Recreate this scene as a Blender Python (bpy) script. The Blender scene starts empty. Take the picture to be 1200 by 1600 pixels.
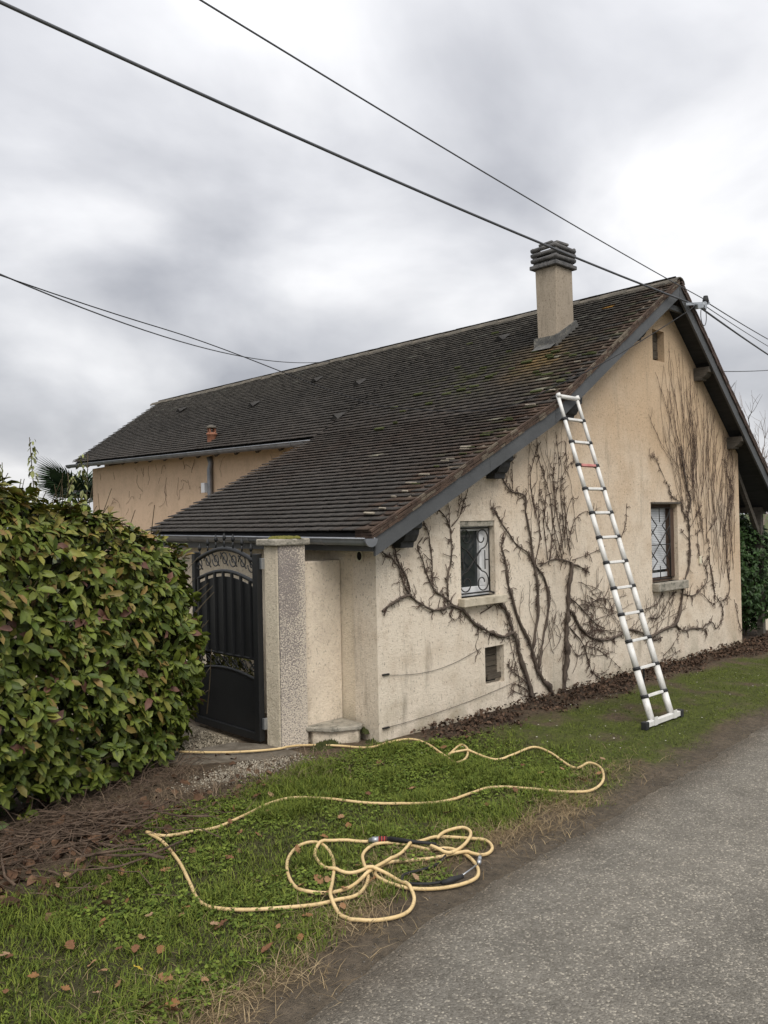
import bpy, bmesh, math, random
import numpy as np
from mathutils import Vector, Matrix
random.seed(7); rng = np.random.default_rng(7)
R_ = math.radians
scene = bpy.context.scene
COL = scene.collection

# ------------------------------------------------------------------ camera
def make_camera():
    yaw, pitch, roll, f = R_(-43.57), R_(0.538), R_(-1.119), 1288.7
    F = Vector((math.sin(-yaw)*math.cos(pitch), math.cos(yaw)*math.cos(pitch), math.sin(pitch)))
    r = Vector((math.cos(yaw), math.sin(yaw), 0)); u = r.cross(F)
    Rr = r*math.cos(roll)+u*math.sin(roll); Uu = -r*math.sin(roll)+u*math.cos(roll)
    cd = bpy.data.cameras.new('camera'); co = bpy.data.objects.new('camera', cd); COL.objects.link(co)
    cd.sensor_fit = 'VERTICAL'; cd.sensor_height = 24; cd.sensor_width = 18
    cd.lens = f/1600*24; cd.clip_end = 2000; cd.clip_start = .05
    m = Matrix((Rr, Uu, -F)).transposed().to_4x4(); m.translation = Vector((-5.164, -5.552, 2.05))
    co.matrix_world = m; scene.camera = co
make_camera()

# ------------------------------------------------------------------ sky and sun
SUN_EL, SUN_DIR = R_(50), Vector((-.42, -.72, 0)).normalized()
def N(nt, t, **k):
    n = nt.nodes.new(t)
    for a, b in k.items(): setattr(n, a, b)
    return n
def make_world():
    w = bpy.data.worlds.new('World'); scene.world = w; w.use_nodes = True
    nt = w.node_tree; nt.nodes.clear(); L = nt.links.new
    out = N(nt, 'ShaderNodeOutputWorld'); bg = N(nt, 'ShaderNodeBackground')
    sky = N(nt, 'ShaderNodeTexSky', sky_type='NISHITA', sun_disc=False)
    sky.sun_elevation = SUN_EL; sky.sun_rotation = math.atan2(SUN_DIR.x, SUN_DIR.y); sky.dust_density = 3
    tc = N(nt, 'ShaderNodeTexCoord'); sp = N(nt, 'ShaderNodeSeparateXYZ'); L(tc.outputs['Generated'], sp.inputs[0])
    def M(op, a, b=None, c=None):
        n = N(nt, 'ShaderNodeMath', operation=op)
        for i, v in enumerate((a, b, c)):
            if v is None: continue
            if isinstance(v, (int, float)): n.inputs[i].default_value = v
            else: L(v, n.inputs[i])
        return n.outputs[0]
    zc = M('MAXIMUM', sp.outputs['Z'], 0.0); den = M('ADD', zc, .42)
    cb = N(nt, 'ShaderNodeCombineXYZ')
    L(M('DIVIDE', sp.outputs['X'], den), cb.inputs[0]); L(M('DIVIDE', sp.outputs['Y'], den), cb.inputs[1])
    mp = N(nt, 'ShaderNodeMapping'); L(cb.outputs[0], mp.inputs[0])
    mp.inputs['Location'].default_value = SKY_OFF; mp.inputs['Rotation'].default_value = (0, 0, R_(35)); mp.inputs['Scale'].default_value = (1, 1.1, 1)
    n1 = N(nt, 'ShaderNodeTexNoise'); n1.inputs['Scale'].default_value = 2.0; n1.inputs['Detail'].default_value = 9; n1.inputs['Roughness'].default_value = .47; n1.inputs['Distortion'].default_value = .25
    L(mp.outputs[0], n1.inputs['Vector'])
    rp = N(nt, 'ShaderNodeValToRGB'); e = rp.color_ramp.elements
    e[0].position = .34; e[0].color = (.275, .281, .305, 1); e[1].position = .66; e[1].color = (.63, .628, .634, 1)
    m_ = e.new(.49); m_.color = (.425, .429, .448, 1); L(n1.outputs['Fac'], rp.inputs[0])
    n2 = N(nt, 'ShaderNodeTexNoise'); n2.inputs['Scale'].default_value = 4.5; n2.inputs['Detail'].default_value = 6; L(mp.outputs[0], n2.inputs['Vector'])
    fine = M('MULTIPLY_ADD', n2.outputs['Fac'], .18, .91)
    zen = M('MULTIPLY_ADD', zc, .75, .85)          # overcast sky: brighter towards the zenith all round
    g = M('MULTIPLY', fine, zen)
    cm = N(nt, 'ShaderNodeMix', data_type='RGBA', blend_type='MULTIPLY'); cm.inputs[0].default_value = 1
    L(rp.outputs[0], cm.inputs[6]); L(g, cm.inputs[7])
    sc = N(nt, 'ShaderNodeMix', data_type='RGBA', blend_type='MULTIPLY'); sc.inputs[0].default_value = 1
    L(sky.outputs[0], sc.inputs[6]); sc.inputs[7].default_value = (.1, .1, .1, 1)
    mx = N(nt, 'ShaderNodeMix', data_type='RGBA'); mx.inputs[0].default_value = .94
    L(sc.outputs[2], mx.inputs[6]); L(cm.outputs[2], mx.inputs[7])
    L(mx.outputs[2], bg.inputs[0]); bg.inputs[1].default_value = SKY_STR; L(bg.outputs[0], out.inputs[0])
SKY_OFF = (9.3, 6.1, .4); SKY_STR = 1.0
make_world()
def make_sun():
    sd = bpy.data.lights.new('sun', 'SUN'); so = bpy.data.objects.new('sun', sd); COL.objects.link(so)
    sd.energy = 1.5; sd.angle = R_(35); sd.color = (1, .95, .87)
    d = Vector((SUN_DIR.x*math.cos(SUN_EL), SUN_DIR.y*math.cos(SUN_EL), math.sin(SUN_EL)))
    so.rotation_euler = d.to_track_quat('Z', 'Y').to_euler()
make_sun()
scene.view_settings.view_transform = 'Standard'; scene.view_settings.look = 'None'
scene.view_settings.gamma = 1; scene.view_settings.exposure = 0.70; scene.view_settings.use_curve_mapping = False

# ------------------------------------------------------------------ helpers
def thing(name, label, cat, loc=(0, 0, 0), group=None, rz=0):
    o = bpy.data.objects.new(name, None); COL.objects.link(o); o.location = loc; o.rotation_euler.z = rz
    o.empty_display_size = .2; ORG[o.name] = Vector(loc); return tag(o, label, cat, group)
ORG = {}
def tag(o, label=None, cat=None, group=None, kind=None):
    if label: o['label'] = label
    if cat: o['category'] = cat
    if group: o['group'] = group
    if kind: o['kind'] = kind
    return o
class MB:
    """collects faces of one mesh, in world coordinates"""
    def __init__(s): s.v = []; s.f = []; s.c = []
    def add(s, vs, fs, col=None):
        b = len(s.v); s.v += [tuple(v) for v in vs]; s.f += [tuple(b+i for i in f) for f in fs]
        if col is not None: s.c += [col]*len(fs)
    def box(s, a, b, col=None):
        (x0, y0, z0), (x1, y1, z1) = a, b
        s.add([(x0,y0,z0),(x1,y0,z0),(x1,y1,z0),(x0,y1,z0),(x0,y0,z1),(x1,y0,z1),(x1,y1,z1),(x0,y1,z1)],
              [(0,3,2,1),(4,5,6,7),(0,1,5,4),(1,2,6,5),(2,3,7,6),(3,0,4,7)], col); return s
    def obox(s, c, ax, ay, az, hx, hy, hz, col=None):
        c = Vector(c); ax, ay, az = Vector(ax).normalized()*hx, Vector(ay).normalized()*hy, Vector(az).normalized()*hz
        s.add([c+ax*i+ay*j+az*k for k in (-1,1) for i,j in ((-1,-1),(1,-1),(1,1),(-1,1))],
              [(0,3,2,1),(4,5,6,7),(0,1,5,4),(1,2,6,5),(2,3,7,6),(3,0,4,7)], col); return s
    def bar(s, a, b, w, h, up=(0,0,1), col=None):
        a, b = Vector(a), Vector(b); d = b-a; L = d.length; d.normalize()
        up = Vector(up); r = d.cross(up)
        if r.length < 1e-4: r = d.cross(Vector((1,0,0)))
        r.normalize(); u = r.cross(d)
        s.obox((a+b)/2, d, r, u, L/2, w/2, h/2, col); return s
    def prism(s, poly, y0, y1, axis='y', col=None):
        n = len(poly)
        P = (lambda p, t: (p[0], t, p[1])) if axis == 'y' else ((lambda p, t: (t, p[0], p[1])) if axis == 'x' else (lambda p, t: (p[0], p[1], t)))
        vs = [P(p, y0) for p in poly]+[P(p, y1) for p in poly]
        s.add(vs, [tuple(range(n)), tuple(range(2*n-1, n-1, -1))]+[(i, i+n, (i+1)%n+n, (i+1)%n) for i in range(n)], col); return s
    def tube(s, pts, rad, n=8, caps=True, col=None, squash=1.0):
        pts = [Vector(p) for p in pts]; m = len(pts)
        if isinstance(rad, (int, float)): rad = [rad]*m
        vs = []; prev = None
        for i, p in enumerate(pts):
            d = (pts[min(i+1, m-1)]-pts[max(i-1, 0)])
            if d.length < 1e-7: d = Vector((0,0,1))
            d.normalize()
            if prev is None:
                r = d.cross(Vector((0,0,1)))
                if r.length < .05: r = d.cross(Vector((1,0,0)))
            else:
                r = prev-d*prev.dot(d)
                if r.length < 1e-5: r = d.orthogonal()
            r.normalize(); prev = r; u = d.cross(r)
            for k in range(n):
                a = 2*math.pi*k/n; vs.append(p+(r*math.cos(a)+u*math.sin(a)*squash)*rad[i])
        fs = [(i*n+k, i*n+(k+1)%n, (i+1)*n+(k+1)%n, (i+1)*n+k) for i in range(m-1) for k in range(n)]
        if caps: fs += [tuple(range(n-1, -1, -1)), tuple((m-1)*n+k for k in range(n))]
        s.add(vs, fs, col); return s
    def build(s, name, m, parent=None, smooth=False, bevel=0):
        o = np_mesh(name, np.array(s.v, dtype=np.float64).reshape(-1, 3), s.f, m, parent, s.c if s.c else None, smooth)
        if bevel:
            b = o.modifiers.new('b', 'BEVEL'); b.width = bevel; b.segments = 2; b.limit_method = 'ANGLE'
        return o
def root_of(o):
    while o.parent: o = o.parent
    return o
def np_mesh(name, v, faces, m, parent=None, cols=None, smooth=False):
    v = np.asarray(v, dtype=np.float64)
    if parent is not None:
        v = v-np.array(ORG.get(root_of(parent).name, Vector((0, 0, 0))))
    me = bpy.data.meshes.new(name)
    if isinstance(faces, np.ndarray):
        nf, k = faces.shape
        me.vertices.add(len(v)); me.vertices.foreach_set('co', v.astype(np.float32).ravel())
        me.loops.add(nf*k); me.loops.foreach_set('vertex_index', faces.astype(np.int32).ravel())
        me.polygons.add(nf); me.polygons.foreach_set('loop_start', np.arange(0, nf*k, k, dtype=np.int32))
        me.update(calc_edges=True); me.validate()
    else:
        me.from_pydata(v.tolist(), [], faces)
    if cols is not None:
        cols = np.asarray(cols, dtype=np.float32)
        if len(cols) == len(v) and len(cols) != len(me.polygons):
            a = me.color_attributes.new('Col', 'FLOAT_COLOR', 'POINT'); dat = np.ones((len(v), 4), np.float32)
        else:
            a = me.color_attributes.new('Col', 'FLOAT_COLOR', 'CORNER')
            tot = np.array([len(f) for f in faces]) if not isinstance(faces, np.ndarray) else np.full(len(faces), faces.shape[1])
            cols = np.repeat(cols, tot, axis=0); dat = np.ones((len(cols), 4), np.float32)
        dat[:, :3] = cols[:, :3]; a.data.foreach_set('color', dat.ravel())
    if smooth:
        me.polygons.foreach_set('use_smooth', [True]*len(me.polygons))
    me.materials.append(m)
    o = bpy.data.objects.new(name, me); COL.objects.link(o)
    if parent is not None: o.parent = parent
    else: ORG[o.name] = Vector((0, 0, 0))
    return o
def smooth_path(pts, k=6):
    P = [Vector(p) for p in pts]; P = [P[0]*2-P[1]]+P+[P[-1]*2-P[-2]]; out = []
    for i in range(1, len(P)-2):
        a, b, c, d = P[i-1:i+3]
        for j in range(k):
            t = j/k; out.append(.5*((2*b)+(c-a)*t+(2*a-5*b+4*c-d)*t*t+(3*b-a-3*c+d)*t**3))
    out.append(P[-2]); return out

# ------------------------------------------------------------------ materials
def mat(name, cols, scale=4, rough=.85, bump=0, bscale=60, detail=6, lo=.3, hi=.7, attr=False, spec=.3, metal=0, stretch=(1,1,1), fleck=None, vor=False, bdist=.02):
    m = bpy.data.materials.new(name); m.use_nodes = True; nt = m.node_tree; L = nt.links.new
    b = nt.nodes['Principled BSDF']; b.inputs['Roughness'].default_value = rough; b.inputs['Metallic'].default_value = metal
    b.inputs['Specular IOR Level'].default_value = spec
    tc = N(nt, 'ShaderNodeTexCoord'); mp = N(nt, 'ShaderNodeMapping'); mp.inputs['Scale'].default_value = stretch; L(tc.outputs['Object'], mp.inputs[0])
    n = N(nt, 'ShaderNodeTexNoise'); n.inputs['Scale'].default_value = scale; n.inputs['Detail'].default_value = detail; n.inputs['Roughness'].default_value = .62
    L(mp.outputs[0], n.inputs['Vector'])
    r = N(nt, 'ShaderNodeValToRGB'); e = r.color_ramp.elements
    e[0].position = lo; e[1].position = hi; e[0].color = (*cols[0], 1); e[1].color = (*cols[-1], 1)
    for i, c in enumerate(cols[1:-1]): q = e.new(lo+(hi-lo)*(i+1)/(len(cols)-1)); q.color = (*c, 1)
    L(n.outputs['Fac'], r.inputs[0]); co = r.outputs[0]
    if attr:
        at = N(nt, 'ShaderNodeAttribute', attribute_name='Col'); mx = N(nt, 'ShaderNodeMix', data_type='RGBA', blend_type='MULTIPLY'); mx.inputs[0].default_value = 1
        L(at.outputs['Color'], mx.inputs[6]); L(co, mx.inputs[7]); co = mx.outputs[2]
    if fleck:
        fc, fs, flo, fhi, amt = fleck
        n2 = N(nt, 'ShaderNodeTexNoise'); n2.inputs['Scale'].default_value = fs; n2.inputs['Detail'].default_value = 4; n2.inputs['Roughness'].default_value = .7; L(mp.outputs[0], n2.inputs['Vector'])
        mr = N(nt, 'ShaderNodeMapRange'); mr.inputs[1].default_value = flo; mr.inputs[2].default_value = fhi; mr.inputs[4].default_value = amt; L(n2.outputs['Fac'], mr.inputs[0])
        mx = N(nt, 'ShaderNodeMix', data_type='RGBA'); L(mr.outputs[0], mx.inputs[0]); L(co, mx.inputs[6]); mx.inputs[7].default_value = (*fc, 1); co = mx.outputs[2]
    L(co, b.inputs['Base Color'])
    if bump:
        if vor: n3 = N(nt, 'ShaderNodeTexVoronoi'); n3.inputs['Scale'].default_value = bscale; h = n3.outputs['Distance']
        else: n3 = N(nt, 'ShaderNodeTexNoise'); n3.inputs['Scale'].default_value = bscale; n3.inputs['Detail'].default_value = 5; h = n3.outputs['Fac']
        L(tc.outputs['Object'], n3.inputs['Vector'])
        bp = N(nt, 'ShaderNodeBump'); bp.inputs['Strength'].default_value = bump; bp.inputs['Distance'].default_value = bdist; L(h, bp.inputs['Height']); L(bp.outputs[0], b.inputs['Normal'])
    m['bsdf'] = b.name
    return m
HOSE = [(-1.496,0.971),(-1.253,0.668),(-1.045,0.518),(-0.813,0.522),(-0.597,0.43),(-0.379,0.15),(-0.235,-0.09),(0.009,-0.11),(0.222,-0.172),(0.213,-0.397),(0.069,-0.735),(-0.014,-0.94),(0.12,-0.941),(0.325,-0.784),(0.403,-0.647),(0.283,-0.677),(0.079,-0.785),(0.156,-0.755),(0.255,-0.863),(0.285,-1.12),(0.482,-1.148),(0.764,-1.164),(0.733,-1.365),(0.49,-1.762),(0.669,-1.786),(0.605,-1.936),(0.365,-2.103),(0.098,-2.149),(-0.053,-2.029),(-0.182,-1.778),(-0.316,-1.562),(-0.536,-1.54),(-0.779,-1.548),(-0.991,-1.413),(-1.187,-1.179),(-1.339,-0.886),(-1.493,-0.681),(-1.692,-0.64),(-1.966,-0.722),(-2.217,-0.797),(-2.401,-0.784),(-2.58,-0.75),(-2.648,-0.648),(-2.623,-0.813),(-2.674,-1.102),(-2.766,-1.381),(-2.843,-1.602),(-2.839,-1.745),(-2.742,-1.879),(-2.572,-2.021),(-2.442,-2.108),(-2.331,-2.152),(-2.287,-2.17),(-2.19,-2.169),(-2.071,-2.103),(-1.974,-2.003),(-1.914,-1.907),(-1.828,-1.801),(-1.719,-1.754),(-1.652,-1.779),(-1.577,-1.857),(-1.526,-1.946),(-1.5,-2.057),(-1.43,-2.125),(-1.396,-2.225),(-1.419,-2.328),(-1.479,-2.414),(-1.57,-2.475),(-1.681,-2.472),(-1.817,-2.415),(-1.933,-2.323),(-1.986,-2.24),(-1.991,-2.137),(-1.955,-2.049),(-1.914,-2.013),(-1.832,-1.992),(-1.756,-2.016),(-1.677,-2.071),(-1.558,-2.155),(-1.463,-2.198),(-1.364,-2.281),(-1.273,-2.31),(-1.187,-2.282),(-1.144,-2.204),(-1.183,-2.117),(-1.253,-2.011),(-1.331,-1.945),(-1.455,-1.924),(-1.541,-1.926),(-1.652,-1.956),(-1.797,-2.001),(-1.933,-2.02),(-2.069,-2.056),(-2.209,-2.08),(-2.328,-2.041),(-2.396,-1.903),(-2.311,-1.693),(-2.171,-1.511),(-2.021,-1.425),(-1.921,-1.461),(-1.938,-1.607),(-2.052,-1.795),(-2.223,-1.984),(-2.346,-2.116),(-2.406,-2.247),(-2.404,-2.305),(-2.394,-2.356),(-2.328,-2.425),(-2.208,-2.477),(-2.108,-2.475),(-2.015,-2.418),(-1.96,-2.338),(-1.943,-2.26),(-1.925,-2.156),(-1.937,-2.08),(-1.997,-2.01),(-2.076,-1.927),(-2.126,-1.853),(-2.109,-1.735),(-2.045,-1.607),(-1.945,-1.524),(-1.842,-1.534),(-1.778,-1.582),(-1.74,-1.615),(-1.678,-1.684)]
TAIL = [(-1.392,-2.012),(-1.313,-1.98),(-1.218,-1.968),(-1.131,-1.994),(-1.149,-2.072),(-1.243,-2.147),(-1.379,-2.199),(-1.488,-2.199),(-1.508,-2.13),(-1.512,-2.068)]
COUP = [(-1.692,-1.706),(-1.649,-1.752),(-1.614,-1.788),(-1.597,-1.812)]
LANCE = [(-1.611,-1.809),(-1.532,-1.929),(-1.468,-2.072)]
BTUBE = [(-1.44,-2.046),(-1.473,-2.158),(-1.596,-2.212),(-1.711,-2.212),(-1.813,-2.183),(-1.878,-2.192),(-1.924,-2.256),(-1.854,-2.348),(-1.776,-2.398)]
GUN = [(-1.796,-2.417),(-1.726,-2.433),(-1.65,-2.445)]
WIRE = [(-1.637,-2.434),(-1.484,-2.404)]
TIP = [(-1.452,-2.397),(-1.374,-2.34)]
VINE_L = [(0.034,0.02,[(2.35,-0.03),(2.2,0.3),(2.08,0.6),(1.99,0.82),(1.9,1.02),(1.75,1.15)]),(0.022,0.007,[(1.99,0.81),(1.81,0.78),(1.52,0.88),(1.34,0.98),(1.17,1.11),(1.02,1.18),(0.88,1.16),(0.72,1.16),(0.54,1.25),(0.42,1.33),(0.34,1.46),(0.28,1.59),(0.2,1.69),(0.1,1.73),(0.0,1.83)]),(0.016,0.01,[(0.44,1.33),(0.29,1.31),(0.16,1.26),(0.06,1.21)]),(0.012,0.005,[(0.44,1.36),(0.37,1.51),(0.27,1.67),(0.23,1.78),(0.19,1.9)]),(0.014,0.005,[(1.02,1.18),(0.91,1.27),(0.76,1.35),(0.68,1.49),(0.6,1.65),(0.55,1.79),(0.62,1.88)]),(0.01,0.004,[(0.75,1.37),(0.74,1.53),(0.73,1.71),(0.7,1.88),(0.64,2.04),(0.73,2.12)]),(0.012,0.004,[(0.97,1.27),(0.95,1.44),(1.01,1.59),(1.03,1.79),(1.02,1.95),(0.93,2.08),(0.82,2.17),(0.76,2.19)]),(0.005,0.003,[(1.02,1.95),(1.0,2.12),(0.99,2.28)]),(0.006,0.003,[(1.04,1.97),(1.17,2.09),(1.27,2.28),(1.31,2.41)]),(0.004,0.003,[(1.14,2.07),(1.19,2.24),(1.21,2.4)]),(0.03,0.008,[(2.78,-0.07),(2.57,0.16),(2.41,0.34),(2.34,0.55),(2.2,0.78),(2.03,1.06),(1.94,1.31),(1.89,1.55),(1.84,1.74),(1.89,1.84)]),(0.02,0.006,[(2.43,0.35),(2.53,0.64),(2.63,0.92),(2.66,1.19),(2.56,1.38),(2.41,1.52),(2.3,1.64),(2.09,1.76),(1.88,1.94),(1.76,2.09),(1.68,2.16)]),(0.02,0.006,[(2.33,0.59),(2.45,0.98),(2.46,1.21),(2.41,1.5),(2.35,1.79),(2.28,2.06),(2.25,2.28),(2.07,2.32),(1.94,2.38),(1.87,2.5),(1.83,2.6)]),(0.006,0.003,[(2.05,2.36),(2.04,2.54),(2.08,2.76)]),(0.005,0.003,[(1.94,2.41),(1.98,2.56),(2.03,2.74)]),(0.036,0.028,[(2.89,-0.04),(2.94,0.2),(2.98,0.47),(3.01,0.74),(3.04,1.0),(3.09,1.3),(3.13,1.5)]),(0.02,0.012,[(3.05,0.96),(3.15,0.9),(3.25,0.76),(3.4,0.64),(3.62,0.55),(3.89,0.51),(4.18,0.54),(4.42,0.58),(4.73,0.5),(4.96,0.39),(5.26,0.38)]),(0.012,0.006,[(3.06,1.11),(3.24,1.0),(3.41,0.89),(3.58,0.76),(3.85,0.65)]),(0.012,0.005,[(3.08,0.75),(3.35,0.5),(3.46,0.3),(3.52,0.17),(3.74,0.04)]),(0.014,0.008,[(3.16,1.48),(3.38,1.42),(3.52,1.36)]),(0.014,0.006,[(3.13,1.5),(2.92,1.55),(2.72,1.55),(2.52,1.49)]),(0.008,0.004,[(3.36,0.89),(3.63,1.01),(3.86,1.02),(4.05,0.88)]),(0.008,0.004,[(3.4,0.64),(3.66,0.66),(4.03,0.58)]),(0.007,0.003,[(3.35,0.5),(3.66,0.42),(3.97,0.25),(4.4,-0.06)]),(0.005,0.003,[(3.51,0.17),(3.73,0.11),(3.92,0.14)]),(0.007,0.003,[(3.03,0.59),(3.21,0.4),(3.39,0.4),(3.74,0.33),(4.02,0.35)]),(0.007,0.003,[(2.94,1.59),(2.81,1.92),(2.74,2.24),(2.64,2.51),(2.52,2.74),(2.52,2.98)]),(0.007,0.003,[(2.98,1.61),(2.89,2.01),(2.85,2.28),(2.94,2.64),(2.87,3.03)]),(0.007,0.003,[(3.02,1.68),(2.98,2.1),(2.97,2.47),(3.12,2.64),(3.26,2.72)]),(0.007,0.003,[(2.55,1.79),(2.43,2.17),(2.37,2.51),(2.45,2.69),(2.53,2.89)]),(0.007,0.003,[(2.66,1.56),(2.61,1.92),(2.65,2.28),(2.63,2.63)]),(0.007,0.003,[(3.12,1.58),(3.05,1.91),(3.12,2.19),(3.23,2.29)]),(0.007,0.003,[(2.68,1.51),(2.76,1.82),(2.82,2.1),(2.81,2.45),(2.84,2.79)]),(0.007,0.003,[(2.41,1.52),(2.53,1.83),(2.51,2.17),(2.56,2.46)]),(0.007,0.003,[(3.05,2.94),(3.08,2.83),(3.1,2.69)]),(0.007,0.003,[(2.86,1.59),(2.76,1.82),(2.62,2.06),(2.55,2.33)]),(0.007,0.003,[(2.96,1.73),(3.05,2.0),(3.02,2.29),(2.99,2.52)]),(0.005,0.003,[(3.17,1.53),(3.43,1.57),(3.66,1.61),(3.89,1.67)]),(0.006,0.003,[(3.07,1.65),(3.19,1.96),(3.45,2.1),(3.72,2.08)]),(0.005,0.003,[(4.28,1.76),(4.38,1.94),(4.44,2.2)]),(0.006,0.003,[(2.11,0.25),(1.98,0.59),(1.9,0.97)]),(0.008,0.004,[(2.36,0.06),(2.18,0.26),(1.97,0.38),(1.9,0.47)]),(0.008,0.004,[(2.36,0.06),(2.11,0.21),(1.95,0.25)]),(0.007,0.004,[(2.34,0.02),(2.14,0.11),(1.96,0.18)]),(0.004,0.003,[(1.42,0.97),(1.42,0.85),(1.38,0.73),(1.43,0.64)]),(0.008,0.004,[(1.05,1.17),(0.99,1.1),(1.05,1.03),(1.17,1.06)]),(0.007,0.004,[(1.46,1.06),(1.66,1.12),(1.82,1.15)])]
VINE_R = [(0.024,0.01,[(4.78,0.42),(5.04,0.44),(5.32,0.49),(5.61,0.53),(5.83,0.79),(5.87,0.99),(6.02,1.21),(6.1,1.47),(6.12,1.71),(6.08,1.96),(6.13,2.13),(6.17,2.29),(6.06,2.45),(5.97,2.78),(5.93,2.98)]),(0.018,0.008,[(5.65,0.51),(5.85,0.41),(6.16,0.41),(6.52,0.36),(6.61,0.28)]),(0.01,0.004,[(6.47,0.39),(6.75,0.44),(6.89,0.33),(7.09,0.43),(7.13,0.64),(7.0,0.74),(6.87,0.88),(6.83,1.09),(6.75,1.31),(6.65,1.4)]),(0.01,0.004,[(5.88,0.92),(6.18,0.88),(6.45,0.95),(6.64,1.06),(6.61,1.26),(6.52,1.32),(6.4,1.5),(6.37,1.75),(6.5,1.83),(6.46,2.0),(6.42,2.12)]),(0.01,0.004,[(7.13,0.73),(7.32,0.78),(7.39,0.99),(7.31,1.28),(7.3,1.61),(7.28,1.86),(7.43,2.16),(7.55,2.39),(7.41,2.65),(7.32,2.91)]),(0.007,0.003,[(6.87,0.88),(6.78,1.18),(6.72,1.53),(6.68,1.74),(6.92,1.91),(7.13,2.12)]),(0.008,0.003,[(6.08,1.96),(5.93,2.09),(5.88,2.21),(5.65,2.29),(5.49,2.47),(5.23,2.77),(5.0,2.84)]),(0.006,0.004,[(6.11,1.67),(5.96,1.76),(5.88,1.84)]),(0.007,0.003,[(6.12,1.84),(6.28,1.96),(6.42,2.08),(6.56,2.23)]),(0.007,0.003,[(6.45,0.89),(6.68,0.76),(6.86,0.71),(7.01,0.74)]),(0.006,0.004,[(7.56,0.71),(7.65,0.44),(7.79,0.22),(7.89,0.1)]),(0.008,0.004,[(4.9,0.68),(5.21,0.67),(5.46,0.86),(5.71,0.98)]),(0.006,0.004,[(4.83,0.8),(5.14,0.85),(5.34,0.99)]),(0.006,0.003,[(5.3,0.13),(5.55,0.24),(5.77,0.36)]),(0.005,0.003,[(5.22,0.08),(5.5,0.11),(5.8,0.15)])]

def plaster(name, light, ochre, kx, kz, k0, speck=.5, stain=.35, smooth_=False):
    """rough-cast render: cream turning to ochre over the wall, dark lichen specks, damp runs"""
    m = bpy.data.materials.new(name); m.use_nodes = True; nt = m.node_tree; L = nt.links.new
    b = nt.nodes['Principled BSDF']; b.inputs['Roughness'].default_value = .95; b.inputs['Specular IOR Level'].default_value = .15
    tc = N(nt, 'ShaderNodeTexCoord'); O = tc.outputs['Object']
    def noise(scale, detail=5, st=(1,1,1), rough=.6):
        mp = N(nt, 'ShaderNodeMapping'); mp.inputs['Scale'].default_value = st; L(O, mp.inputs[0])
        n = N(nt, 'ShaderNodeTexNoise'); n.inputs['Scale'].default_value = scale; n.inputs['Detail'].default_value = detail; n.inputs['Roughness'].default_value = rough; L(mp.outputs[0], n.inputs['Vector']); return n.outputs['Fac']
    def M(op, a, b_=None, c=None):
        n = N(nt, 'ShaderNodeMath', operation=op)
        for i, v in enumerate((a, b_, c)):
            if v is None: continue
            if isinstance(v, (int, float)): n.inputs[i].default_value = v
            else: L(v, n.inputs[i])
        return n.outputs[0]
    def rng_(v, a, b_, t0=0, t1=1):
        n = N(nt, 'ShaderNodeMapRange', interpolation_type='SMOOTHSTEP'); L(v, n.inputs[0])
        for i, q in ((1, a), (2, b_), (3, t0), (4, t1)): n.inputs[i].default_value = q
        return n.outputs[0]
    def mixc(f, a, c):
        n = N(nt, 'ShaderNodeMix', data_type='RGBA'); L(f, n.inputs[0])
        if isinstance(a, tuple): n.inputs[6].default_value = (*a, 1)
        else: L(a, n.inputs[6])
        n.inputs[7].default_value = (*c, 1); return n.outputs[2]
    sp = N(nt, 'ShaderNodeSeparateXYZ'); L(O, sp.inputs[0])
    grad = M('ADD', M('MULTIPLY', sp.outputs['X'], kx), M('MULTIPLY_ADD', sp.outputs['Z'], kz, k0))
    fac = rng_(M('ADD', grad, M('MULTIPLY_ADD', noise(1.1), 1.2, -.6)), 0, 1)
    c = mixc(fac, light, ochre)
    c = mixc(rng_(noise(3.2, 6), .45, .75, 0, .4), c, tuple(q*.72 for q in ochre))
    c = mixc(rng_(noise(2.2, 6, (2.2, 2.2, .35), .7), .52, .78, 0, stain), c, (.20, .17, .13))
    low = rng_(sp.outputs['Z'], .75, -.05); st = M('MULTIPLY', low, rng_(noise(3, 5), .36, .66))
    c = mixc(M('MULTIPLY', st, .5), c, (.20, .19, .12))
    v = N(nt, 'ShaderNodeTexVoronoi'); v.inputs['Scale'].default_value = 42; L(O, v.inputs['Vector'])
    spk = M('MULTIPLY', rng_(noise(52, 3, (1, 1, .6)), .57, .68), rng_(noise(2.2, 4), .22, .60, .25, 1))
    c = mixc(M('MULTIPLY', spk, speck), c, (.12, .095, .07))
    mid = M('MULTIPLY', rng_(noise(19, 5, (1, 1, .7), .7), .50, .68), rng_(noise(1.7, 4), .35, .6, .05, .42)); c = mixc(mid, c, tuple(q*.62 for q in ochre))
    L(c, b.inputs['Base Color'])
    bp = N(nt, 'ShaderNodeBump'); bp.inputs['Strength'].default_value = .35 if smooth_ else .8; bp.inputs['Distance'].default_value = .012
    L(M('ADD', noise(75, 4, rough=.7), M('MULTIPLY', noise(24, 4), .8)), bp.inputs['Height']); L(bp.outputs[0], b.inputs['Normal'])
    return m

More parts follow.
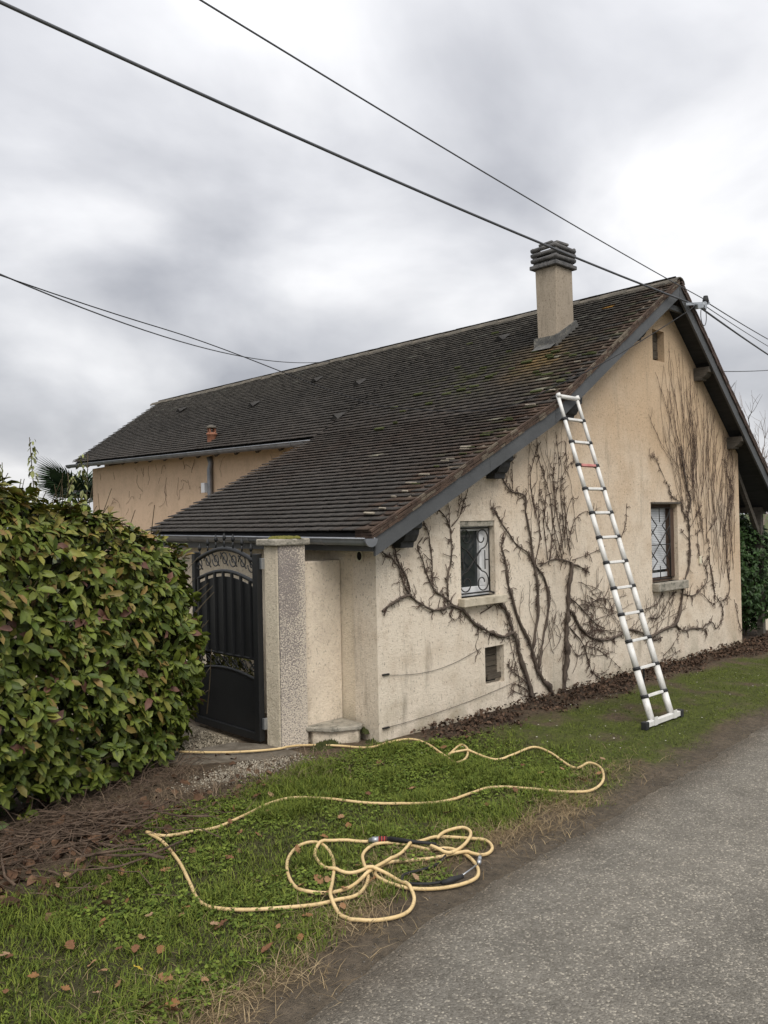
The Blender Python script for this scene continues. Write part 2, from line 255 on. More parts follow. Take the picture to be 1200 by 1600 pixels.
def roughcast(name):
    m = bpy.data.materials.new(name); m.use_nodes = True; nt = m.node_tree; L = nt.links.new; b = nt.nodes['Principled BSDF']; b.inputs['Roughness'].default_value = .97; b.inputs['Specular IOR Level'].default_value = .1
    tc = N(nt, 'ShaderNodeTexCoord'); sp = N(nt, 'ShaderNodeSeparateXYZ'); L(tc.outputs['Object'], sp.inputs[0])
    def no(s, d=3):
        n = N(nt, 'ShaderNodeTexNoise'); n.inputs['Scale'].default_value = s; n.inputs['Detail'].default_value = d; L(tc.outputs['Object'], n.inputs['Vector']); return n.outputs['Fac']
    def mr(v, a, c, t0, t1):
        n = N(nt, 'ShaderNodeMapRange'); L(v, n.inputs[0]); [setattr(n.inputs[i], 'default_value', q) for i, q in ((1, a), (2, c), (3, t0), (4, t1))]; return n.outputs[0]
    def ma(op, a, c):
        n = N(nt, 'ShaderNodeMath', operation=op); L(a, n.inputs[0])
        if isinstance(c, float): n.inputs[1].default_value = c
        else: L(c, n.inputs[1])
        return n.outputs[0]
    stain = ma('MULTIPLY', mr(sp.outputs['Z'], .1, 1.75, .15, 1), mr(no(3.5, 4), .3, .65, .45, 1.1)); stain = ma('MULTIPLY', stain, mr(sp.outputs['X'], .14, .02, .15, 1))
    dark = mr(ma('ADD', no(75), ma('MULTIPLY', stain, .20)), .53, .64, 0, 1)
    mx = N(nt, 'ShaderNodeMix', data_type='RGBA'); L(dark, mx.inputs[0]); mx.inputs[6].default_value = (.60, .53, .44, 1); mx.inputs[7].default_value = (.26, .23, .215, 1); L(mx.outputs[2], b.inputs['Base Color'])
    bp = N(nt, 'ShaderNodeBump'); bp.inputs['Strength'].default_value = .9; bp.inputs['Distance'].default_value = .012; L(no(70), bp.inputs['Height']); L(bp.outputs[0], b.inputs['Normal']); return m
MT = dict(
 gable=plaster('gable_render', (.74,.655,.54), (.57,.425,.285), .085, .22, -.40, .65, .6),
 side=plaster('side_render', (.72,.63,.50), (.64,.54,.41), .0, .1, -.2, .4, .3),
 far=plaster('far_render', (.66,.49,.345), (.60,.44,.30), .1, .1, -.3, .25, .15, True),
 garden=plaster('garden_wall_render', (.78,.68,.55), (.68,.55,.45), .0, .1, -.1, .5, .3),
 pillar=plaster('pillar_render', (.74,.66,.52), (.68,.58,.45), .0, .35, -.15, .6, .4),
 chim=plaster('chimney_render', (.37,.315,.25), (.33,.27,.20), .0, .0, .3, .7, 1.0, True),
 roughcast=roughcast('stained_roughcast'),
 concrete=mat('grey_concrete', [(.20,.185,.155),(.42,.385,.32)], 9, .95, .5, 50, fleck=((.07,.075,.06), 14, .52, .68, .8)),
 sill=mat('pale_sill_concrete', [(.36,.31,.23),(.60,.54,.43)], 7, .9, .4, 60, fleck=((.16,.14,.10), 11, .55, .7, .7)),
 barge=mat('grey_board_paint', [(.060,.064,.068),(.088,.092,.096)], 3, .55, .1, 40, stretch=(1,1,1), spec=.4),
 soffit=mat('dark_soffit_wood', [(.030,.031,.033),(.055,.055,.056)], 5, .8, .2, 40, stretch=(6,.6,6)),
 purlin=mat('weathered_purlin_wood', [(.045,.040,.035),(.13,.115,.095)], 8, .85, .4, 40, stretch=(4,.7,4)),
 zinc=mat('zinc', [(.17,.18,.195),(.27,.28,.30)], 6, .5, .05, 40, metal=.55, spec=.5),
 tile=mat('roof_tile_clay', [(.55,.55,.56),(1.15,1.1,1.06)], 13, .88, .5, 90, attr=True, fleck=((.16,.165,.13), 26, .60, .72, .45)),
 vtile=mat('vent_tile_clay', [(.030,.028,.027),(.050,.047,.043)], 8, .9, .4, 70),
 ridge=mat('ridge_tile_clay', [(.075,.068,.060),(.17,.15,.12)], 8, .9, .5, 70, fleck=((.20,.20,.15), 24, .56, .7, .7)),
 mortar=mat('verge_mortar', [(.20,.17,.13),(.38,.34,.27)], 20, .95, .5, 80),
 moss=mat('moss', [(.10,.105,.02),(.22,.20,.045)], 30, .98, .9, 160),
 darkmoss=mat('dark_moss', [(.035,.045,.012),(.085,.095,.03)], 30, .98, .9, 160),
 cap=mat('chimney_cap_clay', [(.075,.075,.078),(.17,.165,.16)], 12, .92, .5, 60),
 lead=mat('old_lead', [(.06,.06,.06),(.13,.128,.12)], 9, .8, .3, 50, fleck=((.30,.28,.23), 16, .55, .7, .7)),
 terra=mat('terracotta', [(.20,.085,.05),(.32,.15,.095)], 10, .85, .3, 60),
 gate=mat('anthracite_gate_paint', [(.007,.008,.009),(.011,.012,.0135)], 5, .5, .05, 80, spec=.45),
 iron=mat('wrought_iron', [(.016,.016,.017),(.035,.032,.03)], 20, .6, .2, 80),
 pvc=mat('white_pvc', [(.66,.67,.68),(.76,.77,.78)], 3, .35, spec=.5),
 blind=mat('white_blind', [(.55,.57,.60),(.66,.68,.70)], 3, .5),
 wood=mat('old_shutter_wood', [(.045,.038,.030),(.115,.095,.072)], 7, .9, .5, 40, stretch=(.6,2,7)),
 wood_br=mat('brown_frame_wood', [(.055,.035,.025),(.11,.07,.05)], 7, .8, .3, 40, stretch=(6,6,.6)),
 alu=mat('ladder_aluminium', [(.60,.595,.57),(.74,.735,.71)], 6, .5, .05, 60, metal=.0, spec=.5, stretch=(2,2,.5), fleck=((.33,.31,.27), 18, .56, .72, .5)),
 collar=mat('black_collar_plastic', [(.018,.019,.021),(.035,.036,.038)], 8, .55),
 redpaint=mat('red_rung_paint', [(.42,.13,.12),(.58,.27,.25)], 14, .6),
 hose=mat('yellow_hose_pvc', [(.56,.40,.19),(.70,.53,.28)], 5, .5, .08, 120, spec=.4, fleck=((.20,.15,.08), 38, .54, .72, .7)),
 rubber=mat('black_rubber', [(.012,.012,.013),(.028,.028,.028)], 20, .65),
 steel=mat('grey_steel', [(.30,.32,.34),(.45,.47,.49)], 20, .35, metal=.7),
 redring=mat('red_ring', [(.30,.035,.03),(.40,.06,.05)], 20, .5),
 cable=mat('cable_sheath', [(.075,.08,.09),(.12,.125,.135)], 5, .7),
 bark=mat('vine_bark', [(.050,.038,.031),(.165,.130,.105)], 30, .95, .7, 120, stretch=(1,1,.3)),
 twig=mat('vine_twig', [(.048,.032,.026),(.120,.082,.064)], 30, .95),
 leaf=mat('hedge_leaf', [(.78,.78,.78),(1.2,1.2,1.2)], 30, .5, .12, 60, attr=True, spec=.28),
 stem=mat('hedge_stem', [(.05,.04,.025),(.11,.085,.05)], 20, .9),
 grass=mat('grass_blade', [(.8,.8,.8),(1.2,1.2,1.2)], 9, .7, attr=True, spec=.2),
 dry=mat('dry_leaf', [(.7,.7,.7),(1.2,1.2,1.2)], 40, .85, .3, 80, attr=True, spec=.2),
 stick=mat('dead_stick', [(.050,.033,.024),(.155,.110,.078)], 14, .95, .5, 90),
 stone=mat('stone_chip', [(.55,.55,.55),(1.1,1.1,1.1)], 30, .9, .4, 90, attr=True),
 wire=mat('dark_wire', [(.02,.02,.022),(.035,.035,.037)], 5, .8),
 white=mat('cream_plastic', [(.60,.56,.42),(.68,.64,.50)], 5, .6),
 glass=mat('dark_window_glass', [(.018,.022,.024),(.03,.036,.038)], 2, .06, spec=.6),
 black=mat('dark_void', [(.010,.009,.008),(.016,.015,.013)], 5, .95),
)

# ------------------------------------------------------------------ ground
def fbm(x, y, s, seed=0, oct_=4):
    """cheap value noise on arrays"""
    x = np.asarray(x, float); y = np.asarray(y, float); t = np.zeros(np.broadcast(x, y).shape); a = 1; tot = 0
    for o in range(oct_):
        X = x*s+17.3*o+seed*7.1; Y = y*s-9.7*o+seed*3.3; xi = np.floor(X); yi = np.floor(Y); fx = X-xi; fy = Y-yi
        fx = fx*fx*(3-2*fx); fy = fy*fy*(3-2*fy)
        h = lambda i, j: np.modf(np.abs(np.sin(i*127.1+j*311.7+seed*13.7)*43758.5453))[0]
        t = t+a*((h(xi,yi)*(1-fx)+h(xi+1,yi)*fx)*(1-fy)+(h(xi,yi+1)*(1-fx)+h(xi+1,yi+1)*fx)*fy); tot += a; a *= .5; s *= 2
    return t/tot
def sst(a, b, v):
    t = np.clip((v-a)/(b-a), 0, 1); return t*t*(3-2*t)
EX = np.array([-60,-3.7,-3.1,-2.49,-1.95,-1.34,-.25,1.43,3.05,6,10,60]); EY = np.array([-8,-3.0,-2.84,-2.69,-2.6,-2.55,-2.52,-2.39,-2.27,-2.08,-1.9,0.6])
def road_edge(x): return np.interp(x, EX, EY)
def zones(x, y):
    """how much lush grass, moss, straw, litter, bare earth each spot of the verge carries"""
    n = fbm(x, y, 2.2, 1)-.5; n2 = fbm(x, y, 5, 2)-.5
    d = y-road_edge(x)                                   # distance from the tarmac
    top = np.interp(x, [-6,-3.6,-3.1,-2.7,-2.45,-2.0,-1.4,-.7,.3,1.5,9], [-.95,-.9,-.9,-.62,-.42,-.28,-.22,-.05,-.35,-.55,-.7])
    lush = sst(.22, .55, d+n*.5)*sst(.2, -.12, y-top+n*.35)*sst(1.25, .0, x+n)
    moss = sst(.12, .4, d+n*.35)*sst(.15, -.1, y-top+n*.3)*sst(-.3, .5, x+n)
    straw = np.exp(-((d-.42-.08*np.sin(x*3))/.20)**2)*sst(1.2, -.2, x)*sst(.28, .55, n2+.5)
    litter = sst(-.62, -.30, y+n*.75)*sst(.35, .9, x+n*.3)*(.45+.55*sst(.3, .6, n2+.5))
    return lush, moss, np.clip(straw, 0, 1), litter, d
def gz(x, y):
    d = y-road_edge(x); w = sst(-.05, .5, d)
    z = -.022+w*(.012+.045*(fbm(x, y, 1.3, 5)-.35)+.02*fbm(x, y, 6, 6))
    z = z+.10*np.exp(-(((x+3.05)/.75)**2+((y+.45)/.40)**2))*w
    return z
def make_ground():
    def ax(lo, hi, st, far):
        a = np.arange(lo, hi, st); o = []; v = st
        p = hi
        while p < far: v *= 1.35; p += v; o.append(p)
        q = []; v = st; p = lo
        while p > -far: v *= 1.35; p -= v; q.append(p)
        return np.array(q[::-1]+list(a)+o)
    xs = ax(-5.2, 9.5, .045, 900); ys = ax(-3.4, 2.2, .045, 900)
    X, Y = np.meshgrid(xs, ys, indexing='ij'); Z = gz(X, Y)
    lush, moss, straw, litter, d = zones(X, Y)
    c = np.zeros(X.shape+(3,)); earth = np.array((.110,.082,.055)); n = fbm(X, Y, 9, 8)[..., None]
    c[:] = earth*(.7+.6*n)
    def mix(c, f, col): return c*(1-f[..., None])+np.array(col)*(.7+.6*n)*f[..., None]
    c = mix(c, np.clip(lush*.85, 0, 1), (.060,.062,.022)); c = mix(c, np.clip(moss*.95*sst(.18, .5, fbm(X, Y, 3.1, 11)), 0, 1), (.078,.098,.018))
    c = mix(c, straw*.6, (.20,.145,.075)); c = mix(c, litter*.85, (.045,.030,.022))
    c = mix(c, sst(.42, .05, d)*.9, (.115,.096,.072))
    grav = np.exp(-(((X+1.28)/.5)**2+((Y-.22)/.13)**2))*sst(.45, .6, fbm(X, Y, 6, 4))
    c = mix(c, np.clip(grav, 0, 1), (.34,.30,.235))
    inner = sst(1.0, 1.12, Y+.12*(fbm(X, Y, 4, 3)-.5))*sst(-.7, -.9, X)
    c = mix(c, inner*.9, (.33,.29,.22))
    farg = sst(10, 25, np.hypot(X, Y)); c = mix(c, farg, (.07,.085,.03))
    i = np.arange(X.size).reshape(X.shape)
    f = np.stack([i[:-1,:-1], i[1:,:-1], i[1:,1:], i[:-1,1:]], -1).reshape(-1, 4)
    m = mat('earth_and_turf', [(.6,.6,.6),(1.35,1.3,1.25)], 26, .98, .9, 120, attr=True, bdist=.03, fleck=((.17,.14,.10), 90, .63, .74, .5))
    o = np_mesh('ground', np.stack([X, Y, Z], -1).reshape(-1, 3), f, m, None, c.reshape(-1, 3), True)
    tag(o, kind='structure')
def make_road():
    xs = np.concatenate([np.linspace(-60, -6, 40), np.arange(-5.9, 9, .06), np.linspace(9.2, 60, 50)])
    ts = np.concatenate([[0, .03, .07, .12, .18, .26, .36, .5, .7, 1, 1.4, 1.9, 2.5], np.linspace(3.2, 8, 8)])
    X, T = np.meshgrid(xs, ts, indexing='ij')
    wob = .10*(fbm(xs, xs*0, 2.4, 21)-.5)+.05*(fbm(xs, xs*0, 11, 22)-.5)
    Y = road_edge(X)+wob[:, None]-T
    Z = -.012+.022*sst(0, .12, T)+.03*sst(0, 2.5, T)-.012*0
    i = np.arange(X.size).reshape(X.shape); f = np.stack([i[:-1,1:], i[1:,1:], i[1:,:-1], i[:-1,:-1]], -1).reshape(-1, 4)
    n = fbm(X, Y, 1.1, 23); n2 = fbm(X, Y, 4, 24)
    dirt = sst(.34, .0, T+.25*(n2-.5)); track = np.exp(-((T-.85-.2*(n-.5))/.45)**2)
    g = .178+.035*(n-.5)+.06*(fbm(X, Y, .45, 29)-.5)+.034*track-.022*np.exp(-((T-1.9)/.5)**2)
    c = np.stack([g, g*.925, g*.79], -1); c = c*(1-dirt[..., None]*.8)+np.array((.120,.100,.076))*dirt[..., None]*.8
    m = bpy.data.materials.new('asphalt'); m.use_nodes = True; nt = m.node_tree; L = nt.links.new; b = nt.nodes['Principled BSDF']
    b.inputs['Roughness'].default_value = .9; b.inputs['Specular IOR Level'].default_value = .3
    tc = N(nt, 'ShaderNodeTexCoord'); at = N(nt, 'ShaderNodeAttribute', attribute_name='Col')
    v = N(nt, 'ShaderNodeTexVoronoi'); v.inputs['Scale'].default_value = 105; L(tc.outputs['Object'], v.inputs['Vector'])
    r = N(nt, 'ShaderNodeValToRGB'); e = r.color_ramp.elements; e[0].position = 0; e[0].color = (.66,.65,.63,1); e[1].position = 1; e[1].color = (2.0,1.96,1.88,1); q = e.new(.84); q.color = (1.02,1.02,1.02,1)
    sp = N(nt, 'ShaderNodeSeparateColor'); L(v.outputs['Color'], sp.inputs[0]); L(sp.outputs[0], r.inputs[0])
    n1 = N(nt, 'ShaderNodeTexNoise'); n1.inputs['Scale'].default_value = 3; n1.inputs['Detail'].default_value = 8; n1.inputs['Roughness'].default_value = .7; L(tc.outputs['Object'], n1.inputs['Vector'])
    mr = N(nt, 'ShaderNodeMapRange'); mr.inputs[1].default_value = .3; mr.inputs[2].default_value = .7; mr.inputs[3].default_value = .72; mr.inputs[4].default_value = 1.25; L(n1.outputs['Fac'], mr.inputs[0])
    m1 = N(nt, 'ShaderNodeMix', data_type='RGBA', blend_type='MULTIPLY'); m1.inputs[0].default_value = 1; L(at.outputs['Color'], m1.inputs[6]); L(r.outputs[0], m1.inputs[7])
    m2 = N(nt, 'ShaderNodeMix', data_type='RGBA', blend_type='MULTIPLY'); m2.inputs[0].default_value = 1; L(m1.outputs[2], m2.inputs[6]); L(mr.outputs[0], m2.inputs[7]); L(m2.outputs[2], b.inputs['Base Color'])
    bp = N(nt, 'ShaderNodeBump'); bp.inputs['Strength'].default_value = .9; bp.inputs['Distance'].default_value = .008; bp.invert = True; L(v.outputs['Distance'], bp.inputs['Height']); L(bp.outputs[0], b.inputs['Normal'])
    o = np_mesh('road', np.stack([X, Y, Z], -1).reshape(-1, 3), f, m, None, c.reshape(-1, 3), True); tag(o, kind='structure')
make_ground(); make_road()
o = MB().prism([(-1.75,.86),(-1.5,.62),(-1.05,.30),(-.72,.26),(-.78,.72),(-.95,.98),(-1.35,1.02)], -.03, .026, 'z').build('path', mat('muddy_concrete', [(.085,.070,.052),(.20,.175,.14)], 7, .95, .5, 50), bevel=.01); tag(o, kind='structure')

# ------------------------------------------------------------------ the house
XE, ZE, XK, ZK, XR, ZR, SR, OV, YC, YE, W = -.25, 1.934, 2.51, 3.27, 5.476, 5.188, .90, .27, 3.794, 14.04, 7.83
S1 = (ZK-ZE)/(XK-XE); S2 = (ZR-ZK)/(XR-XK); XB = 8.9
def zroof(x):
    if x < XK: return ZK+S1*(x-XK)
    if x < XR: return ZK+S2*(x-XK)
    return ZR-SR*(x-XR)
house = thing('house', 'rendered cottage with long dark tiled roof and bare vines on its gable', 'house', (0, 0, -.1))
ZB = -.25
def wall_with_holes(mb, xa, xb, holes, y0, y1, top):
    """front wall prism cut into strips and blocks round its openings"""
    xs = sorted({xa, xb, XK, XR, *[h[0] for h in holes], *[h[1] for h in holes]}); xs = [x for x in xs if xa <= x <= xb]
    for a, b in zip(xs, xs[1:]):
        hs = sorted([h for h in holes if h[0] < (a+b)/2 < h[1]], key=lambda h: h[2]); z = ZB
        for h in hs: mb.prism([(a, z), (b, z), (b, h[2]), (a, h[2])], y0, y1); z = h[3]
        mb.prism([(a, z), (b, z), (b, top(b)), (a, top(a))], y0, y1)
W1 = (1.18, 1.735, 1.235, 2.02); W2 = (5.06, 5.80, 1.125, 2.19); WS = (1.535, 1.85, .295, .69); WA = (5.205, 5.53, 4.15, 4.57)
mb = MB(); wall_with_holes(mb, 0, W, [W1, W2, WS, WA], 0, .32, lambda x: zroof(x)-.10); gable = mb.build('gable_wall', MT['gable'], house)
b_ = gable.modifiers.new('w', 'WELD'); b_.merge_threshold = .0005
# side wall under the catslide, wall of the far wing, back walls
MB().prism([(0.004, ZB), (.3, ZB), (.3, zroof(.15)-.1), (.004, zroof(.0)-.1)], .322, YC-.1).build('side_wall', MT['side'], house)
XW0, XW1 = XK+.30, 3.50
MB().prism([(XW0, YC-.102), (XW1, 13.77), (XW1+.3, 13.77), (XW0+.3, YC-.102)], ZB, 3.42, 'z').build('far_wing_wall', MT['far'], house)
MB().prism([(.3, ZB), (XW0-.002, ZB), (XW0-.002, zroof(XW0)-.2), (.3, zroof(.3)-.1)], YC-.32, YC-.1).build('return_wall', MT['far'], house)
MB().prism([(W-.3, .322), (W, .322), (W, 13.77), (W-.3, 13.77)], ZB, zroof(W)-.1, 'z').build('back_wall', MT['gable'], house)
MB().prism([(3.802, ZB), (W-.302, ZB), (W-.302, zroof(W-.3)-.12), (XR, ZR-.14), (3.802, 3.9)], 13.4, 13.77).build('far_gable_wall', MT['far'], house)
# roof deck (dark boards), in three planes; the far wing's eave runs a little askew
def eave(y): # lower edge of the upper slope
    t = max(0, (y-YC)/(YE-YC)); return XK+t*.69, ZK+t*.30
dk = MB()
def slab(P, th): # quad, thickened downwards
    dk.add([*P, *[(p[0], p[1], p[2]-th) for p in P]], [(0,1,2,3),(7,6,5,4),(0,4,5,1),(1,5,6,2),(2,6,7,3),(3,7,4,0)])
y0 = -OV+.03
slab([(XE, y0, ZE), (XK, y0, ZK), (XK, YC, ZK), (XE, YC, ZE)][::-1], .05)
slab([(XK, y0, ZK), (XR, y0, ZR), (XR, YC, ZR), (XK, YC, ZK)][::-1], .05)
ex, ez = eave(YE); slab([(XK, YC, ZK), (XR, YC, ZR), (XR, YE, ZR), (ex, YE, ez)][::-1], .05)
slab([(XR, y0, ZR), (XB, y0, zroof(XB)), (XB, YE, zroof(XB)), (XR, YE, ZR)][::-1], .05)
roof = dk.build('roof', MT['soffit'], house)
# ---- tiles: three fields; the near low courses are single objects, the rest one mesh
def tile_col(x, y, side):
    n = fbm(x, y, .9, 31).item()-.5; n2 = fbm(x, y, 3.0, 32).item()-.5; r = rng.random()
    g = .074+.022*(r-.5)+.04*n
    c = np.array((g*1.03, g*.965, g*.89))
    red = max(0, .55*math.exp(-((x-1.7)/1.1)**2)*(n2+.5)); c = c*(1-red)+np.array((.10,.064,.048))*red
    hi = sst(3.8, 5.4, x)*(.35+.4*(y > 2)); c = c*(1-hi)+np.array((.125,.118,.105))*(.8+.4*r)*hi
    if side == 'L':
        oc = 1.3*math.exp(-((y-.85+.25*(4.0-x))/.42)**2)*sst(4.3, 4.0, x)*sst(2.7, 3.6, x)*(.5+n2)
        oc = max(0, min(1, oc)); c = c*(1-oc)+np.array((.24,.165,.075))*oc
        vg = sst(.55, -.2, y)*.55*(r < .5); c = c*(1-vg)+np.array((.12,.075,.05))*vg
        gm = .6*math.exp(-(((x-3.45)/.45)**2+((y-1.7)/.9)**2))*(r < .4)+.5*sst(.8, -.1, y)*(r > .86)
        c = c*(1-min(1, gm)*.8)+np.array((.105,.115,.04))*min(1, gm)*.8
        if r > .993 and y < 2: c = np.array((.26,.25,.20))
        if r > .96 and x > 4.6: c = np.array((.17,.17,.15))
        if r < .012 and y < 1.2: c = np.array((.36,.20,.05))
    return tuple(c)
TW, TE, TL = .172, .098, .20
def tile_verts(u, r, n, w, th=.013, lift=.052):
    """lower edge centre at the origin; u up the slope, r across, n off the roof"""
    u, r, n = map(np.array, (u, r, n)); a = r*(w/2); out = []
    for s, t, h in ((-1,0,lift+th),(1,0,lift+th),(1,1,.005+th),(-1,1,.005+th),(-1,0,lift),(1,0,lift),(1,1,.003),(-1,1,.003)):
        out.append(a*s+u*(TL*t)+n*h)
    return np.array(out)
TF = np.array([(0,1,2,3),(4,5,1,0),(5,6,2,1),(7,4,0,3),(4,7,6,5)])
V, Fc, Cc, singles = [], [], [], []
def tile_field(lo, hi, ya, yb, side, single_rows=0):
    L0 = (Vector(hi(0))-Vector(lo(0))).length; nr = int(L0/TE)
    for i in range(nr):
        t = i/nr; off = (i % 2)*TW/2; y = ya+(TW/2 if off == 0 else TW*.25)
        while y < yb+TW*.3:
            A, B = Vector(lo(y)), Vector(hi(y)); u = (B-A).normalized()
            w = TW-.005 if y > ya+TW*.4 else TW*.5
            r = Vector((0, 1, 0)); n = r.cross(u) if side == 'L' else u.cross(r)
            if n.z < 0: n = -n
            p = A+(B-A)*t+n*.0025*rng.random()+u*(rng.random()-.5)*.003+n*.012*(fbm(A.x+t*4, y, .8, 40).item()-.5)
            yaw = (rng.random()-.5)*.022; uu = u*math.cos(yaw)+r*math.sin(yaw); rr = r*math.cos(yaw)-u*math.sin(yaw)
            c = tile_col(p.x, y, side)
            if i < single_rows and len(singles) < 300: singles.append((p, uu, rr, n, c, w))
            else:
                b = len(V)*8; V.append(tile_verts(uu, rr, n, w, lift=.050+.004*rng.random())+np.array(p)); Fc.append(TF+b); Cc.append(np.tile(c, (5, 1)))
            y += TW
tile_field(lambda y: (XE-.05, y, ZE-.024), lambda y: (XK, y, ZK), -OV+.02, YC, 'L', 13)
tile_field(lambda y: (eave(y)[0]-(.05 if y > YC else 0), y, eave(y)[1]-(.03 if y > YC else 0)), lambda y: (XR, y, ZR), -OV+.02, YE, 'L')
tile_field(lambda y: (XB+.05, y, zroof(XB)-.045), lambda y: (XR, y, ZR), -OV+.02, YE, 'R')
o = np_mesh('tile_courses', np.concatenate(V), np.concatenate(Fc), MT['tile'], roof, np.concatenate(Cc)); tag(o, kind='stuff')
var = []
for k in range(14):
    c = singles[k*19 % len(singles)][4]; me_o = np_mesh('roof_tile', tile_verts((0,1,0), (1,0,0), (0,0,1), TW-.005), TF, MT['tile'], None, np.tile(c, (5, 1)))
    var.append((np.array(c), me_o.data)); bpy.data.objects.remove(me_o)
for p, u, r, n, c, w in singles:
    me = min(var, key=lambda q: np.abs(q[0]-np.array(c)).sum()+.004*rng.random())[1]
    o = bpy.data.objects.new('roof_tile', me); COL.objects.link(o); o.parent = roof
    m = Matrix((Vector(r)*(w/(TW-.005)), u, n)).transposed().to_4x4(); m.translation = Vector(p)-ORG['house']; o.matrix_local = m
# ridge tiles
def half_round(L, r, th=.016, k=7):
    mb = MB()
    vs = []
    for s in (0, L):
        for rr in (r, r-th):
            for i in range(k): a = math.pi*(.06+.88*i/(k-1)); vs.append((math.cos(a)*rr, s, math.sin(a)*rr*.85))
    fs = []
    for i in range(k-1): fs += [(i, i+1, 2*k+i+1, 2*k+i), (k+i+1, k+i, 3*k+i, 3*k+i+1), (i, k+i, k+i+1, i+1), (2*k+i, 2*k+i+1, 3*k+i+1, 3*k+i)]
    mb.add(vs, fs); return mb
rt = half_round(.42, .125).build('ridge_tile', MT['ridge'], None); rt_me = rt.data; bpy.data.objects.remove(rt)
y = -OV-.02
while y < YE:
    o = bpy.data.objects.new('ridge_tile', rt_me); COL.objects.link(o); o.parent = roof
    o.location = Vector((XR, y, ZR-.035+rng.random()*.015))-ORG['house']; o.rotation_euler = ((rng.random()-.5)*.02-.012, (rng.random()-.5)*.06, (rng.random()-.5)*.03); y += .385
# stacked tile edges of the verge, with mortar and moss slivers lying along the courses
mb = MB(); mm = MB(); mv = MB()
x = XE-.04
while x < XR-.1:
    sl_ = S1 if x < XK else S2; L_ = .11
    for k in range(3):
        r = rng.random(); c = (.065+.04*r, .045+.025*r, .034+.018*r) if r < .85 else (.15, .125, .095)
        zc = zroof(x+.055)-.020+k*.029; mv.obox((x+.055+.004*rng.standard_normal(), -OV+.10, zc), (1, 0, sl_), (0, 1, 0), (-sl_, 0, 1), .068, .115+.008*rng.random()-.012*k*.5, .0105, c)
    x += L_/math.sqrt(1+sl_*sl_)
tag(mv.build('verge_tiles', MT['tile'], roof), kind='stuff')
x = XR+.1
mv = MB()
while x < XB:
    for k in range(3):
        r = rng.random(); c = (.075+.03*r, .055+.02*r, .045+.02*r); mv.obox((x+.004*rng.standard_normal(), -OV+.10, zroof(x)-.012+k*.038), (1, 0, -SR), (0, 1, 0), (SR, 0, 1), .068, .115+.01*rng.random(), .010+.004*rng.random(), c)
    x += .075
tag(mv.build('verge_tiles', MT['tile'], roof), kind='stuff')
for k in range(26):
    x = XE+.05+rng.random()**1.2*(XK-XE+1.0); z = zroof(x)+.090+rng.random()*.008; t = mb if rng.random() < .5 else mm; q = .03+.05*rng.random(); sl_ = S1 if x < XK else S2
    t.obox((x, -OV+.17+rng.random()*.14, z), (1, 0, sl_), (.12*rng.standard_normal(), 1, .05), (-sl_, 0, 1), .004+.006*rng.random(), q, .006)
tag(mb.build('verge_mortar', MT['mortar'], roof), kind='stuff'); tag(mm.build('verge_moss', MT['darkmoss'], roof), kind='stuff')
# moss tufts and lichen on the slope
mb = MB()
for k in range(36):
    x = 3.45+.5*rng.standard_normal(); y = 1.5+1.0*rng.standard_normal()
    if y < -.2 or x < 1 or (3.95 < x < 4.5 and .6 < y < 1.2): continue
    q = .02+.035*rng.random(); mb.obox((x, y, zroof(x)+.082), (1, 0, S2), (0, 1, 0), (-S2, 0, 1), q*.4, q*1.5, .010)
tag(mb.build('roof_moss', MT['darkmoss'], roof), kind='stuff')
# small hooded vent tiles
for x, y in ((4.59,11.4),(4.07,7.75),(4.64,6.5),(4.09,4.7),(4.69,2.15),(2.97,3.95)):
    z = zroof(x)+.075; s = S2
    mb = MB(); mb.add([(x-.10,y-.09,z-.10*s),(x-.10,y+.09,z-.10*s),(x+.08,y-.09,z+.08*s),(x+.08,y+.09,z+.08*s),(x-.10,y,z-.10*s+.07),(x+.08,y,z+.08*s+.01)], [(0,4,5,2),(4,1,3,5),(0,2,3,1)])
    o = mb.build('vent_tile', MT['vtile'], roof)
    MB().add([(0,0,0)],[]) if False else None
    q = MB(); q.add([(x-.102,y-.075,z-.10*s+.004),(x-.102,y+.075,z-.10*s+.004),(x-.102,y,z-.10*s+.062)], [(0,1,2)]); q.build('vent_mouth', MT['black'], roof)
# terracotta vent pot above the gutter
def lathe(prof, c, n=14):
    mb = MB(); vs = []
    for r, z in prof: vs += [(c[0]+r*math.cos(2*math.pi*k/n), c[1]+r*math.sin(2*math.pi*k/n), c[2]+z) for k in range(n)]
    m_ = len(prof); mb.add(vs, [(i*n+k, i*n+(k+1) % n, (i+1)*n+(k+1) % n, (i+1)*n+k) for i in range(m_-1) for k in range(n)]+[tuple((m_-1)*n+k for k in range(n))]); return mb
lathe([(.085,-.05),(.085,.10),(.10,.11),(.10,.135),(.078,.14),(.078,.15)], (2.95,7.5,3.55)).build('vent_pot', MT['terra'], roof, True)
mb = MB()
for k in range(4):
    a = k*math.pi/2+.5; mb.bar((2.95+.065*math.cos(a), 7.5+.065*math.sin(a), 3.70), (2.95+.065*math.cos(a), 7.5+.065*math.sin(a), 3.78), .03, .03)
mb.build('vent_pot_posts', MT['terra'], roof); lathe([(.05,0),(.105,.0),(.11,.012),(.06,.05),(.01,.065)], (2.95,7.5,3.78)).build('vent_pot_lid', MT['ridge'], roof, True)
